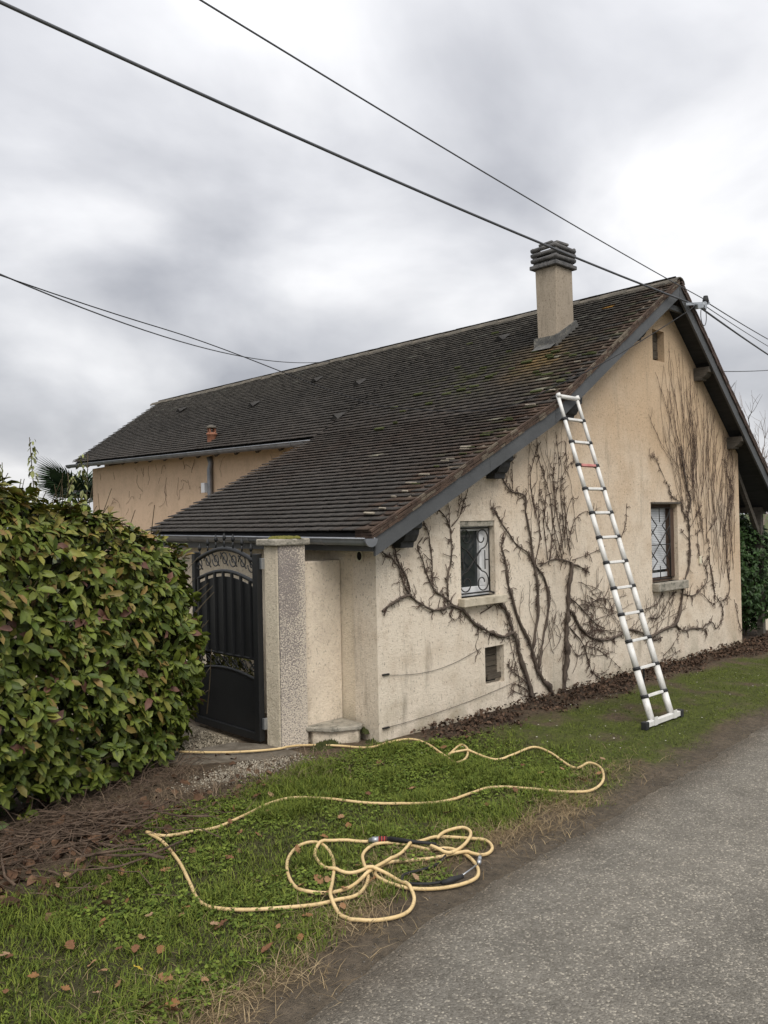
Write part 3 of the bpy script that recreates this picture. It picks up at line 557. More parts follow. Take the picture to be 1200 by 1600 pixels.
# bargeboards
def barge(xa, xb, dz0, dz1, y=-OV, t=.028):
    return MB().prism([(xa, zroof(xa)-dz0), (xb, zroof(xb)-dz0), (xb, zroof(xb)-dz1), (xa, zroof(xa)-dz1)], y, y+t)
for a, b in ((XE+.0, 1.35), (1.353, XK), (XK+.003, 3.95), (3.953, XR-.005)): barge(a, b, .03, .20).build('bargeboard', MT['barge'], house)
for a, b in ((XR+.005, 7.3), (7.303, XB)): barge(a, b, .02, .20).build('bargeboard', MT['barge'], house)
for a, b in ((ex, XR), (XR+.002, XB)):
    f_ = (lambda x: ez+(ZR-ez)*(x-ex)/(XR-ex)) if b == XR else zroof
    MB().prism([(a, f_(a)-.055), (b, f_(b)-.055), (b, f_(b)-.16), (a, f_(a)-.16)], YE-.03, YE).build('bargeboard', MT['barge'], house)
# soffit boards under the right-hand verge are the deck; rafters beneath
# purlin ends with scalloped noses
for x, w in ((.30,.17),(1.70,.17),(3.02,.17),(4.62,.15),(6.47,.17),(7.52,.17)):
    z1 = min(zroof(x-w/2), zroof(x+w/2))-.055; h = .32 if x < 4 else (.21 if x < 5 else .18); y1 = .05
    prof = [(y1, z1), (-OV+.035, z1), (-OV+.04, z1-h*.42), (-OV+.075, z1-h*.48), (-OV+.085, z1-h*.62), (-OV+.12, z1-h*.80), (-OV+.15, z1-h*.84), (-OV+.16, z1-h), (y1, z1-h)]
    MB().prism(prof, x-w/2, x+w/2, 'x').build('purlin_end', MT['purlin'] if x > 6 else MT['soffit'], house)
MB().bar((XR-.32, -OV+.10, ZR-.33), (XR+.30, -OV+.10, ZR-.33), .05, .07).build('apex_tie', MT['barge'], house)
# gutters
def gutter(P, Q, r, name='gutter', cap=True):
    P, Q = Vector(P), Vector(Q); d = (Q-P).normalized(); s = d.cross(Vector((0,0,1))).normalized(); mb = MB(); k = 9; vs = []
    for e_ in (P, Q):
        for rr in (r, r-.006):
            for i in range(k): a = math.pi*i/(k-1); vs.append(e_+s*math.cos(a)*rr-Vector((0,0,1))*math.sin(a)*rr)
    fs = []
    for i in range(k-1): fs += [(i, i+1, 2*k+i+1, 2*k+i), (k+i+1, k+i, 3*k+i, 3*k+i+1), (i, k+i, k+i+1, i+1), (2*k+i, 2*k+i+1, 3*k+i+1, 3*k+i)]
    mb.add(vs, fs)
    for sg in (-1, 1): mb.tube([P+s*sg*r, Q+s*sg*r], .010, 6)
    g = mb.build(name, MT['zinc'], house, True)
    n = int((Q-P).length/.55)
    for j in range(1, n):
        c = P.lerp(Q, j/n); b = MB(); vs = []
        for o_ in (-.014, .014):
            for i in range(k): a = math.pi*i/(k-1); vs.append(c+d*o_+s*math.cos(a)*(r+.005)-Vector((0,0,1))*math.sin(a)*(r+.005))
        b.add(vs, [(i, i+1, k+i+1, k+i) for i in range(k-1)]); b.build('gutter_bracket', MT['zinc'], g)
    if cap:
        for e_, o_ in ((P, -.004), (Q, .004)):
            b = MB(); vs = [e_+d*o_+s*math.cos(math.pi*i/12)*(r+.012)-Vector((0,0,1))*math.sin(math.pi*i/12)*(r+.012) for i in range(13)]; vs += [v_+d*o_*5 for v_ in vs]
            b.add(vs, [tuple(range(13)), tuple(range(25, 12, -1))]+[(i, i+13, (i+1) % 13+13, (i+1) % 13) for i in range(13)]); b.build('gutter_end', MT['zinc'], g)
    return g
gutter((XE-.085, -OV-.02, ZE-.045), (XE-.085, YC+.06, ZE-.015), .062)
gutter((XK-.115, YC+.02, ZK-.045), (ex-.115, YE+.12, ez-.055), .068)
MB().prism([(XE-.01, ZE-.03), (XE+.02, ZE-.03), (XE+.02, ZE-.16), (XE-.01, ZE-.16)], -OV+.03, YC).build('eave_board', MT['barge'], house)
MB().tube([(3.02,7.72,3.28),(3.06,7.72,3.16),(3.03,7.72,3.05),(3.03,7.72,-.1)], .05, 12).build('downpipe', MT['zinc'], house, True)
MB().box((2.96,7.80,2.62), (3.04,7.92,2.80)).build('downpipe_box', MT['pvc'], house)
for k in range(14): # rafter feet under the far eave
    y = YC+.5+k*.7; e_ = eave(y); MB().bar((e_[0]+.02, y, e_[1]-.10), (e_[0]+.42, y, e_[1]-.10+.42*S2), .07, .09).build('rafter_foot', MT['purlin'], house)
for k in range(5):
    y = .15+k*.8; MB().bar((XE+.05, y, ZE-.10), (.02, y, ZE-.10+.27*S1), .06, .08).build('rafter_foot', MT['purlin'], house)
# chimney
cx0, cx1, cy0, cy1 = 4.06, 4.46, .75, 1.05
mb = MB(); zb = zroof(cx0)-.1
mb.add([(cx0,cy0,zb),(cx1+.02,cy0,zb),(cx1+.02,cy1,zb),(cx0,cy1,zb),(cx0,cy0-.01,5.39),(cx1-.02,cy0-.01,5.39),(cx1-.02,cy1+.03,5.39),(cx0,cy1+.03,5.39)], [(4,5,6,7),(0,1,5,4),(1,2,6,5),(2,3,7,6),(3,0,4,7)])
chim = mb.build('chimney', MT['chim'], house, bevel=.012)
def ring(z0, z1, o_, name='cap_course', jit=.0):
    for (a, b) in (((cx0-o_, cy0-o_), (cx1+o_-.02, cy0+.10)), ((cx0-o_, cy1-.07), (cx1+o_-.02, cy1+.03+o_)), ((cx0-o_, cy0+.102), (cx0+.10, cy1-.072)), ((cx1-.12, cy0+.102), (cx1+o_-.02, cy1-.072))):
        j = lambda: jit*(rng.random()-.5)
        MB().box((a[0]+j(), a[1]+j(), z0+j()*.4), (b[0]+j(), b[1]+j(), z1+j()*.4)).build(name, MT['cap'], chim, bevel=.012)
ring(5.39, 5.445, .055); ring(5.447, 5.475, .02, jit=.004)
for z in (5.475, 5.548, 5.622): # criss-crossed half tiles
    for y in (cy0-.02, cy1+.04): MB().tube([(cx0-.03, y, z+.03), (cx1+.02, y, z+.03+.02*(rng.random()-.5))], .033, 8, squash=.95).build('cap_tile', MT['cap'], chim, True)
    for x in (cx0-.025, cx1+.0): MB().tube([(x, cy0-.04, z+.035), (x, cy1+.06, z+.035+.02*(rng.random()-.5))], .033, 8, squash=.9).build('cap_tile', MT['cap'], chim, True)
for x in (cx0, cx1-.03):
    for y in (cy0, cy1): MB().box((x-.03, y-.03, 5.475), (x+.05, y+.05, 5.665)).build('cap_pier', MT['cap'], chim, bevel=.01)
MB().box((cx0+.02, cy0+.02, 5.47), (cx1-.05, cy1-.0, 5.60)).build('flue', MT['black'], chim)
MB().bar((cx0+.02, cy0+.01, 5.705), (cx0+.24, cy0-.03, 5.69), .07, .035).build('broken_tile', MT['cap'], chim, bevel=.01)
MB().bar((cx0+.0, cy0+.25, 5.70), (cx0+.03, cy0+.05, 5.72), .06, .035).build('broken_tile', MT['cap'], chim, bevel=.01)
sl = lambda x, d=0: zroof(x)+.085+d
mb = MB(); mb.prism([(cx0-.03, sl(cx0-.03)-.05), (cx1+.09, sl(cx1+.09)-.05), (cx1+.03, sl(cx1)+.10), (cx0-.03, sl(cx0)+.10)], cy0-.03, cy0+.02)
mb.prism([(cy0-.03, sl(cx0)-.06), (cy1+.05, sl(cx0)-.06), (cy1+.05, sl(cx0)+.10), (cy0-.028, sl(cx0)+.098)], cx0-.032, cx0+.02, 'x'); mb.build('flashing', MT['lead'], chim)
mb = MB(); mb.add([(cx0-.16,cy0+.0,sl(cx0-.16)+.012),(cx0-.16,cy1,sl(cx0-.16)+.012),(cx0-.02,cy1,sl(cx0-.02)+.012),(cx0-.02,cy0,sl(cx0-.02)+.012)], [(0,3,2,1)]); mb.build('apron', MT['lead'], chim)
# windows
def curl(cx, cz, r, a0, turns, y, sgn=1, rad=.006):
    p = []
    for i in range(26):
        t = i/25; a = a0+sgn*2*math.pi*turns*t; q = r*(1-.72*t); p.append((cx+q*math.cos(a), y, cz+q*math.sin(a)))
    return p
def window_one():
    xa, xb, za, zb = W1; d = .088
    fr = MB(); t = .055
    fr.box((xa, d, za), (xb, d+.06, za+.095)); fr.box((xa, d, zb-t-.05), (xb, d+.06, zb)); fr.box((xa, d, za+.097), (xa+t, d+.06, zb-t-.052)); fr.box((xb-.15, d, za+.097), (xb, d+.06, zb-t-.052))
    win = fr.build('window', MT['pvc'], house, bevel=.005); tag(win, 'white window behind scrolled iron grille')
    MB().box((xa+t, d+.035, za+.09), (xb-.15, d+.045, zb-t-.05)).build('pane', MT['glass'], win)
    g = MB(); y = .045; r = .0065; x0, x1, z0, z1 = xa+.015, xb-.045, za+.035, zb-.075
    for P in ([(x0,y,z0),(x1,y,z0)], [(x0,y,z1),(x1,y,z1)], [(x0,y,z0),(x0,y,z1)], [(x1,y,z0),(x1,y,z1)]): g.tube(P, .009, 6)
    xm, zm, hw = (x0+x1)/2, (z0+z1)/2, (x1-x0)/2
    for sx in (-1, 1):
        for sz in (-1, 1):
            c = (xm+sx*hw*.52, zm+sz*.235); g.tube(curl(c[0], c[1], .118, -sz*math.pi/2+(0 if sx > 0 else 0), 1.25, y, sgn=sx*sz), r, 6)
            g.tube(smooth_path([(c[0], y, c[1]-sz*.118), (xm+sx*hw*.25, y, zm+sz*.07), (xm, y, zm), (xm-sx*hw*.45, y, zm-sz*.10)], 5), r, 6)
        g.tube([(xm+sx*hw*.72, y, zm-.10), (xm+sx*hw*.72, y, zm+.10)], r, 6); g.tube([(xm+sx*hw*.72, y, zm), (xm+sx*hw, y, zm)], r, 6)
    g.tube([(x1, y, z0), (x1+.05, .02, z0-.02)], .010, 6)
    g.build('grille', MT['iron'], win, True)
    MB().box((xa-.05, -.09, za-.085), (xb+.09, .10, za)).build('sill', MT['sill'], win, bevel=.008)
    MB().box((xa, .01, zb-.055), (xb, d, zb-.002)).build('lintel_board', MT['concrete'], win)
window_one()
def window_two():
    xa, xb, za, zb = W2; d = .10
    fr = MB(); fr.box((xa, d, za), (xb, d+.06, za+.05)); fr.box((xa, d, zb-.06), (xb, d+.06, zb)); fr.box((xa, d, za+.052), (xa+.05, d+.06, zb-.062)); fr.box((xb-.12, d-.045, za+.052), (xb, d+.06, zb-.062))
    win = fr.build('window', MT['wood_br'], house, bevel=.005); tag(win, 'brown framed window with white blind behind curved bars')
    z = za+.16
    while z < zb-.07: # blind slats
        MB().box((xa+.05, d+.02, z), (xb-.12, d+.032, z+.021)).build('blind_slat', MT['blind'], win); z += .0245
    MB().box((xa+.05, d+.036, za+.05), (xb-.12, d+.045, zb-.06)).build('pane', MT['glass'], win); MB().box((xa+.05, d+.01, za+.06), (xb-.12, d+.03, za+.12)).build('blind_rail', MT['blind'], win)
    g = MB(); y = .05; x0, x1, z0, z1 = xa+.03, xb-.13, za+.04, zb-.05; xm = (x0+x1)/2; H = z1-z0
    for k in range(2):
        a = z0+k*H/2; h = H/2
        for s in (-1, 1):
            q = [(xm+s*(x1-xm)*(.25+.75*abs(math.cos(math.pi*t/10))**1.0)*(1 if 1 else 1), y, a+h*t/10) for t in range(11)]; g.tube(q, .008, 6)
    g.tube(smooth_path([(x0,y,z0+.25*H),(xm,y,z0+.5*H),(x1,y,z0+.75*H)], 4), .007, 6); g.tube(smooth_path([(x1,y,z0+.25*H),(xm,y,z0+.5*H),(x0,y,z0+.75*H)], 4), .007, 6)
    for z in (z0, z0+H/2-.02, z1): g.tube([(x0,y,z),(x1,y,z)], .008, 6)
    g.tube([(xm,y,z0),(xm,y,z0+.18)], .007, 6); g.tube([(xm,y,z1),(xm,y,z1-.2)], .007, 6)
    for x in (x0, x1): g.tube([(x,y,z0),(x,y,z1)], .008, 6)
    g.build('grille', MT['iron'], win, True)
    MB().box((xa-.01, -.10, za-.115), (xb+.10, .10, za)).build('sill', MT['concrete'], win, bevel=.012)
    MB().box((xa-.005, -.03, zb+.002), (xb+.05, .02, zb+.028)).build('lintel_drip', MT['purlin'], win, bevel=.005)
window_two()
def boarded(hole, n, label, tilt):
    xa, xb, za, zb = hole; d = .085
    o = MB().box((xa, d+.04, za), (xb, d+.08, zb)).build('shutter', MT['black'], house); tag(o, label)
    h = (zb-za-.05)/n
    for k in range(n): # wide horizontal boards
        z = za+.05+k*h; MB().obox(((xa+xb)/2, d+.02+.006*rng.random(), z+h/2), (1,0,0), (0,1,tilt), (0,-tilt,1), (xb-xa)/2-.004, .010, h/2-.004).build('board', MT['wood'], o)
    return o
o = boarded(WS, 3, 'low weathered wooden board shutter', .0); MB().box((WS[0]+.08, .035, WS[2]+.04), (WS[1]-.01, .05, WS[2]+.10)).build('rail', MT['wood'], o)
boarded(WA, 3, 'brown board shutter in the gable top', .0)
# small fittings on the walls
lathe([(.0,0),(.045,0),(.045,.004),(.055,.004),(.055,.012)], (0,0,0), 14)
mb = MB(); k = 16
for r0, r1, x_ in ((.05, .036, -.012),):
    vs = [(x_ if q == 0 else .003, .215+r*math.cos(2*math.pi*i/k), 1.715+r*1.15*math.sin(2*math.pi*i/k)) for q, r in ((0, r0), (0, r1)) for i in range(k)]; mb.add(vs, [(i, (i+1) % k, k+(i+1) % k, k+i) for i in range(k)])
o = mb.build('wall_vent', MT['white'], house); q = MB(); q.add([(-.006, .215+.037*math.cos(2*math.pi*i/k), 1.715+.043*math.sin(2*math.pi*i/k)) for i in range(k)], [tuple(range(k))]); q.build('vent_hole', MT['black'], o)
MB().box((6.40,-.03,1.32), (6.455,0.0,1.43)).build('junction_box', MT['white'], house, bevel=.006)
for z, x0_, x1_, sag in ((.62, .06, 1.47, .12), (.13, .05, 2.2, .0)): # old wires pinned to the render
    P = [(x0_+(x1_-x0_)*t/8, -.012, z+(.08 if z > .5 else .16)*(t/8)**2-sag*math.sin(math.pi*t/8)*.6) for t in range(9)]
    w_ = MB().tube(smooth_path(P, 4), .0022, 5).build('wall_wire', MT['iron'], house); MB().box((x0_-.01, -.02, z-.007), (x0_+.07, 0, z+.006)).build('wire_pin', MT['iron'], w_)
# lean-to side: post, brace and beams under the long right-hand slope
MB().box((8.70, .02, -.2), (8.80, .12, zroof(8.8)-.06)).build('porch_post', MT['purlin'], house)
MB().bar((W+.02, .07, 2.78), (8.70, .07, 1.72), .06, .08).build('porch_brace', MT['purlin'], house)
MB().box((8.802, .03, 2.02), (8.95, .11, 2.10)).build('porch_beam', MT['purlin'], house)
MB().box((8.70, .122, 2.04), (8.80, 6, 2.14)).build('porch_beam', MT['purlin'], house)
MB().prism([(W+.002, ZB), (8.7, ZB), (8.7, 2.1), (W+.002, zroof(W)-.1)], 4.6, 4.8).build('porch_wall', MT['soffit'], house)

# ------------------------------------------------------------------ garden wall, pillar, step, gate
gw = thing('garden_wall', 'low rendered wall joining the gate pillar to the house corner', 'wall', (-.2, .6, -.1))
MB().box((-.463, .50, -.2), (-.002, .66, 1.675)).build('wall_panel', MT['garden'], gw, bevel=.01)
pl = thing('gate_pillar', 'stained rendered gate pillar with mossy flat capstone', 'pillar', (-.61, .57, -.1))
MB().box((-.765, .47, -.2), (-.465, .685, 1.835)).build('shaft', MT['pillar'], pl, bevel=.015)
MB().box((-.762, .452, -.15), (-.468, .469, 1.832)).build('roughcast_face', MT['roughcast'], pl); cp = MB().box((-.815, .425, 1.835), (-.42, .735, 1.895)).build('capstone', MT['concrete'], pl, bevel=.012)
mb = MB()
for k in range(60):
    a, b = -.72+.22*rng.random(), .45+.2*rng.random(); r = .02+.025*rng.random()
    mb.add([(a+r*math.cos(t)*q, b+r*math.sin(t)*q, 1.895+h*r) for q, h in ((1.2, 0), (.8, .45)) for t in np.linspace(0, 5.2, 6)]+[(a, b, 1.895+.65*r)], [(i, (i+1) % 6, 6+(i+1) % 6, 6+i) for i in range(6)]+[(6+i, 6+(i+1) % 6, 12) for i in range(6)])
tag(mb.build('moss', MT['moss'], cp, True), kind='stuff')
st = thing('stone_step', 'low pale step block with dark moss in the wall corner', 'step', (-.2, .3, -.05))
MB().prism([(-.50,.46), (-.36,.24), (-.11,.12), (-.03,.18), (-.03,.496), (-.455,.496)], .125, .165, 'z').build('slab', MT['concrete'], st, bevel=.01)
MB().prism([(-.44,.42), (-.33,.27), (-.12,.15), (-.05,.20), (-.05,.49), (-.42,.49)], -.1, .124, 'z').build('block', MT['garden'], st, bevel=.008)
def moss_clump(name, c, rx, ry, rz, n, parent, m='darkmoss'):
    mb = MB()
    for k in range(n):
        a, q = rng.random()*6.3, rng.random()**.5; x, y = c[0]+rx*q*math.cos(a), c[1]+ry*q*math.sin(a); h = c[2]+rz*(1-q*q)*(.6+.5*rng.random()); r = .008+.010*rng.random()
        mb.add([(x+r*math.cos(t), y+r*math.sin(t), h-.03) for t in np.linspace(0, 5.2, 6)]+[(x, y, h+r*.8)], [(i, (i+1) % 6, 6) for i in range(6)])
        if h-.03 > c[2]+.01: mb.add([(x+r*math.cos(t), y+r*math.sin(t), zz) for zz in (c[2]-.02, h-.03) for t in np.linspace(0, 5.2, 6)], [(i, (i+1) % 6, 6+(i+1) % 6, 6+i) for i in range(6)])
    return tag(mb.build(name, MT[m], parent, True), kind='stuff')
moss_clump('moss', (-.42,.26,-.01), .20, .10, .075, 330, st); moss_clump('moss', (-.03,.07,-.01), .10, .05, .045, 120, st); moss_clump('moss', (-.03,.27,.10), .03, .16, .04, 80, st)

def gate():
    g = thing('gate', 'open anthracite metal gate leaf with arched top and spear points', 'gate', (-.80, .75, 0))
    X, Y0, LN = -.80, .70, 1.14
    P = lambda u, z, dx=0: (X+dx, Y0+u, z)
    U = np.linspace(0, LN, 13); arch = lambda u, a, b: a+(b-a)*math.sin(math.pi*min(max(u/LN, 0), 1))
    def sheet(zl, zh, name, t=.012, u0=.07, u1=LN-.05):
        us = np.linspace(u0, u1, 12); poly = [(Y0+u, zl(u)) for u in us]+[(Y0+u, zh(u)) for u in us[::-1]]
        return MB().prism(poly, X-t/2, X+t/2, 'x').build(name, MT['gate'], g)
    MB().box((X-.03, Y0, .05), (X+.03, Y0+.075, 1.76)).build('stile', MT['gate'], g, bevel=.004)
    MB().box((X-.03, Y0+LN-.055, .05), (X+.03, Y0+LN, 1.76)).build('stile', MT['gate'], g, bevel=.004)
    MB().box((X-.028, Y0+.076, .05), (X+.028, Y0+LN-.056, .12)).build('bottom_rail', MT['gate'], g, bevel=.004)
    sheet(lambda u: .121, lambda u: arch(u, .57, .64), 'lower_panel'); sheet(lambda u: arch(u, .80, .80), lambda u: arch(u, 1.42, 1.535), 'upper_panel')
    def rail(a, b, w=.04): MB().tube([P(u, arch(u, a, b)) for u in np.linspace(.03, LN-.03, 14)], w/2, 8).build('arched_rail', MT['gate'], g, True)
    rail(.585, .655, .035); rail(.79, .79, .03); rail(1.47, 1.585, .04); rail(1.66, 1.80, .045)
    for k in range(7): # vertical bars, some ending in spears
        u = .13+k*(LN-.24)/6; top = arch(u, 1.80, 1.955)
        b = MB(); b.box((X-.03, Y0+u-.011, .80), (X-.006, Y0+u+.011, arch(u, 1.47, 1.585))); b.build('bar', MT['gate'], g)
        s = MB(); s.tube([P(u, arch(u, 1.66, 1.80)), P(u, top-.06)], .009, 6); s.tube([P(u, top-.075), P(u, top-.05), P(u, top)], [.010, .020, .002], 8); s.build('spear', MT['gate'], g, True)
    for z, h in ((1.63, .075), (.715, .05)): # scroll bands
        sc = MB()
        for k in range(7):
            u = .12+k*(LN-.22)/6; zz = z+(.07*math.sin(math.pi*u/LN) if z > 1 else 0); sg = 1 if k % 2 else -1
            pts = []
            for i in range(20): t = i/19; a = sg*(math.pi*2.4*t); q = h*(1-.7*t); pts.append(P(u+q*math.cos(a)*.9, zz+q*math.sin(a)))
            sc.tube(pts, .006, 6)
            sc.tube(smooth_path([P(u-.06, zz-h*.8), P(u, zz+.0), P(u+.07, zz+h*.8)], 4), .007, 6)
        sc.build('scrollwork', MT['gate'], g, True)
    for z in (.16, 1.62): MB().box((X-.0, Y0-.033, z), (X+.05, Y0, z+.10)).build('hinge', MT['steel'], g, bevel=.003)
gate()

# ------------------------------------------------------------------ ladder
def ladder():
    L = thing('telescopic_ladder', 'white telescopic aluminium ladder leaning on the roof edge', 'ladder', (2.39, -1.50, .03))
    A0, A1 = Vector((2.20, -1.51, .055)), Vector((2.50, -.315, 3.375)); B0, B1 = Vector((2.585, -1.51, .055)), Vector((2.865, -.315, 3.375))
    T = (A1-A0).length; ss = [0]+[(.235+.2815*k)/3.62 for k in range(12)]+[1.0]
    xd = Vector((1,0,0)); fw = (A1-A0).normalized().cross(xd).normalized()
    for P, Q in ((A0, A1), (B0, B1)):
        for k in range(13):
            r = .034-.0012*k; a, b = P.lerp(Q, ss[k]), P.lerp(Q, ss[k+1]); MB().tube([a, b], r, 14).build('tube', MT['alu'], L, True)
            if k < 12:
                c = P.lerp(Q, ss[k+1]); d = (Q-P).normalized(); cl = MB().tube([c-d*.016, c+d*.016], r+.005, 14).build('collar', MT['collar'], L, True)
                s_ = 1 if P is A0 else -1; MB().obox(c+xd*s_*(r+.02), xd, fw, d, .022, .016, .015).build('collar_lug', MT['collar'], cl)
    for k in range(1, 13):
        a, b = A0.lerp(A1, ss[k]), B0.lerp(B1, ss[k]); a, b = a+xd*.045, b-xd*.045
        o = MB().bar(a, b, .042, .028, (0, .25, 1)).build('rung', MT['redpaint'] if k == 10 else MT['alu'], L, bevel=.005)
        if k == 10: tag(o, 'rung painted faded red')
    MB().tube([A1-xd*.012, B1+xd*.004], .024, 10).build('top_rung', MT['alu'], L, True)
    for P in (A1, B1): MB().tube([P-fw*.02+Vector((0,0,-.02)), P+Vector((0,0,.028))], .025, 10).build('end_cap', MT['alu'], L, True)
    MB().bar((2.06,-1.535,.045), (2.70,-1.535,.045), .045, .05).build('stabiliser_bar', MT['alu'], L, bevel=.004)
    for x in (2.035, 2.725): MB().box((x-.03, -1.565, .0), (x+.03, -1.505, .078)).build('foot', MT['collar'], L, bevel=.008)
    for P in (A0, B0): MB().box((P.x-.032, -1.562, .02), (P.x+.032, -1.558, .10)).build('bracket', MT['alu'], L)
    m = A0.lerp(A1, ss[2])+Vector((.19, .03, -.03)); MB().tube(smooth_path([m, m+Vector((.03, .02, -.12)), m+Vector((.0, .04, -.28))], 4), .010, 6).build('strap', MT['collar'], L)
ladder()

# ------------------------------------------------------------------ hose and lance
def lay(path, r, base=.018):
    pts = smooth_path([(x, y, 0) for x, y in path], 7); out = []; z = []
    for i, p in enumerate(pts):
        h = float(gz(p.x, p.y)); h = max(h, -.012+.022 if p.y < float(road_edge(p.x)) else h)
        if -1.6 < p.x < -.75 and .27 < p.y < 1.0: h = max(h, .028)
        h = h+r+.006+.008*(.5+.5*math.sin(i*.23))
        for j in range(0, max(0, i-18)):
            q = out[j]
            if abs(q.x-p.x) < 2.2*r and abs(q.y-p.y) < 2.2*r and (q.x-p.x)**2+(q.y-p.y)**2 < (2.1*r)**2: h = max(h, z[j]+2.0*r)
        z.append(h); out.append(Vector((p.x, p.y, h)))
    zs = np.array(z); ref = zs.copy()
    for _ in range(12): zs = np.maximum(np.convolve(np.pad(zs, 2, 'edge'), [.1,.2,.4,.2,.1], 'valid'), ref*.999)
    return [Vector((p.x, p.y, float(h))) for p, h in zip(out, zs)]
HOSE = [(x, min(y, .41) if -.85 < x < -.33 else y) for x, y in HOSE]
hs = thing('garden_hose', 'yellow garden hose looped and coiled over the grass verge', 'hose', (HOSE[0][0], HOSE[0][1], 0))
HR = .0102
MB().tube(lay(HOSE, HR), HR, 10).build('hose_run', MT['hose'], hs, True); MB().tube([p+Vector((0,0,.024)) for p in lay(TAIL, HR)], HR, 10).build('hose_end', MT['hose'], hs, True)
def on(path, z): return [(x, y, z+max(0, float(gz(x, y)))) for x, y in path]
ln = thing('spray_lance', 'black spray lance with grey and red coupling on the hose coil', 'lance', (COUP[0][0], COUP[0][1], 0))
c = [Vector(p) for p in on(COUP, .035)]
MB().tube([c[0], c[0].lerp(c[1], .3), c[0].lerp(c[1], .35), c[1]], [.013, .015, .020, .020], 12).build('coupling', MT['steel'], ln, True)
MB().tube([c[1], c[2]], .021, 12).build('red_collar', MT['redring'], ln, True)
for t in (.2, .55, .9): p = c[1].lerp(c[2], t); d = (c[2]-c[1]).normalized(); MB().tube([p-d*.004, p+d*.004], .0225, 12).build('collar_band', MT['rubber'], ln, True)
l_ = [Vector(p) for p in on(LANCE, .045)]; MB().tube([c[2], c[3], l_[0], l_[1], l_[2]], [.019, .018, .017, .012, .009], 10).build('lance_tube', MT['rubber'], ln, True)
MB().tube(smooth_path(on(BTUBE, .022), 6), .0085, 8).build('black_lead', MT['rubber'], ln, True)
g_ = on(GUN, .03); MB().tube(g_, [.012, .018, .012], 10).build('grip', MT['rubber'], ln, True); w_ = on(WIRE, .03); MB().tube(w_, .0045, 6).build('wire_stem', MT['steel'], ln, True)
t_ = [Vector(p) for p in on(TIP, .03)]; MB().tube([t_[0], t_[0].lerp(t_[1], .4), t_[0].lerp(t_[1], .45), t_[0].lerp(t_[1], .55), t_[0].lerp(t_[1], .6), t_[1]], [.013, .013, .008, .008, .013, .011], 10).build('nozzle', MT['steel'], ln, True)

# ------------------------------------------------------------------ vines on the gable
SOFF = lambda x: zroof(x)-.20
WINS = [(W1[0]-.06, W1[1]+.06, W1[2]-.1, W1[3]+.03), (W2[0]-.03, W2[1]+.05, W2[2]-.12, W2[3]+.02), (WS[0]-.02, WS[1]+.02, WS[2]-.02, WS[3]+.02), (WA[0]-.02, WA[1]+.02, WA[2]-.02, WA[3]+.02)]
def blocked(x, z): return z > SOFF(x) or x < .05 or x > W-.05 or any(a < x < b and c < z < d for a, b, c, d in WINS)
def vine(name, label, stems, loc, dens):
    v = thing(name, label, 'vine', loc); tw = MB()
    for r0, r1, pts in stems:
        P = smooth_path([(x, 0, z) for x, z in pts], 5); m = len(P); sp = []; rd = []
        for i, p in enumerate(P):
            t = i/(m-1); r = .80*(r0+(r1-r0)*t); r *= 1+.22*rng.standard_normal(); sp.append(Vector((p.x+.3*r*rng.standard_normal(), -.75*r-.004-.012*(.5+.5*math.sin(i*.7+r0*900)), p.z+.2*r*rng.standard_normal()))); rd.append(max(r, .0025))
        MB().tube(sp, rd, 7 if r0 > .01 else 5).build('stem', MT['bark'] if r0 > .0075 else MT['twig'], v, True)
        Ls = sum((sp[i+1]-sp[i]).length for i in range(m-1)); nt = int(Ls*dens*(1.35 if r0 > .007 else .6))
        for k in range(nt): # crooked spurs
            i = rng.integers(1, m-1); p = sp[i].copy(); d = (sp[i+1]-sp[i-1]).normalized(); sgn = 1 if rng.random() < .5 else -1
            a = math.atan2(d.z, d.x)+sgn*(.5+.8*rng.random()); ln_ = (.035+.12*rng.random()**1.8); n = 6; q = [p]; bend = rng.standard_normal()*.45+.1*(1 if math.cos(a) > 0 else -1)
            for j in range(n):
                a += bend/2+rng.standard_normal()*.28; p = p+Vector((math.cos(a), 0, math.sin(a)))*ln_/n; p.y = -.008-.012*rng.random()
                if blocked(p.x, p.z): break
                q.append(p.copy())
            if len(q) > 2:
                r = .0032+.0022*rng.random(); tw.tube(q, [r*(1-.35*j/len(q)) for j in range(len(q))], 4, False)
                if rng.random() < .45: tw.tube([q[-1]-Vector((0,0,.004)), q[-1], q[-1]+Vector((0,0,.004))], [.002, .0058, .002], 4, False)
                if rng.random() < .4 and len(q) > 3:
                    e_ = q[2]; b2 = a+1.2*sgn; tw.tube([e_, e_+Vector((math.cos(b2), -.1, math.sin(b2)))*.03, e_+Vector((math.cos(b2+.5), -.1, math.sin(b2+.5)))*.055], [.003, .0026, .002], 4, False)
    return v, tw
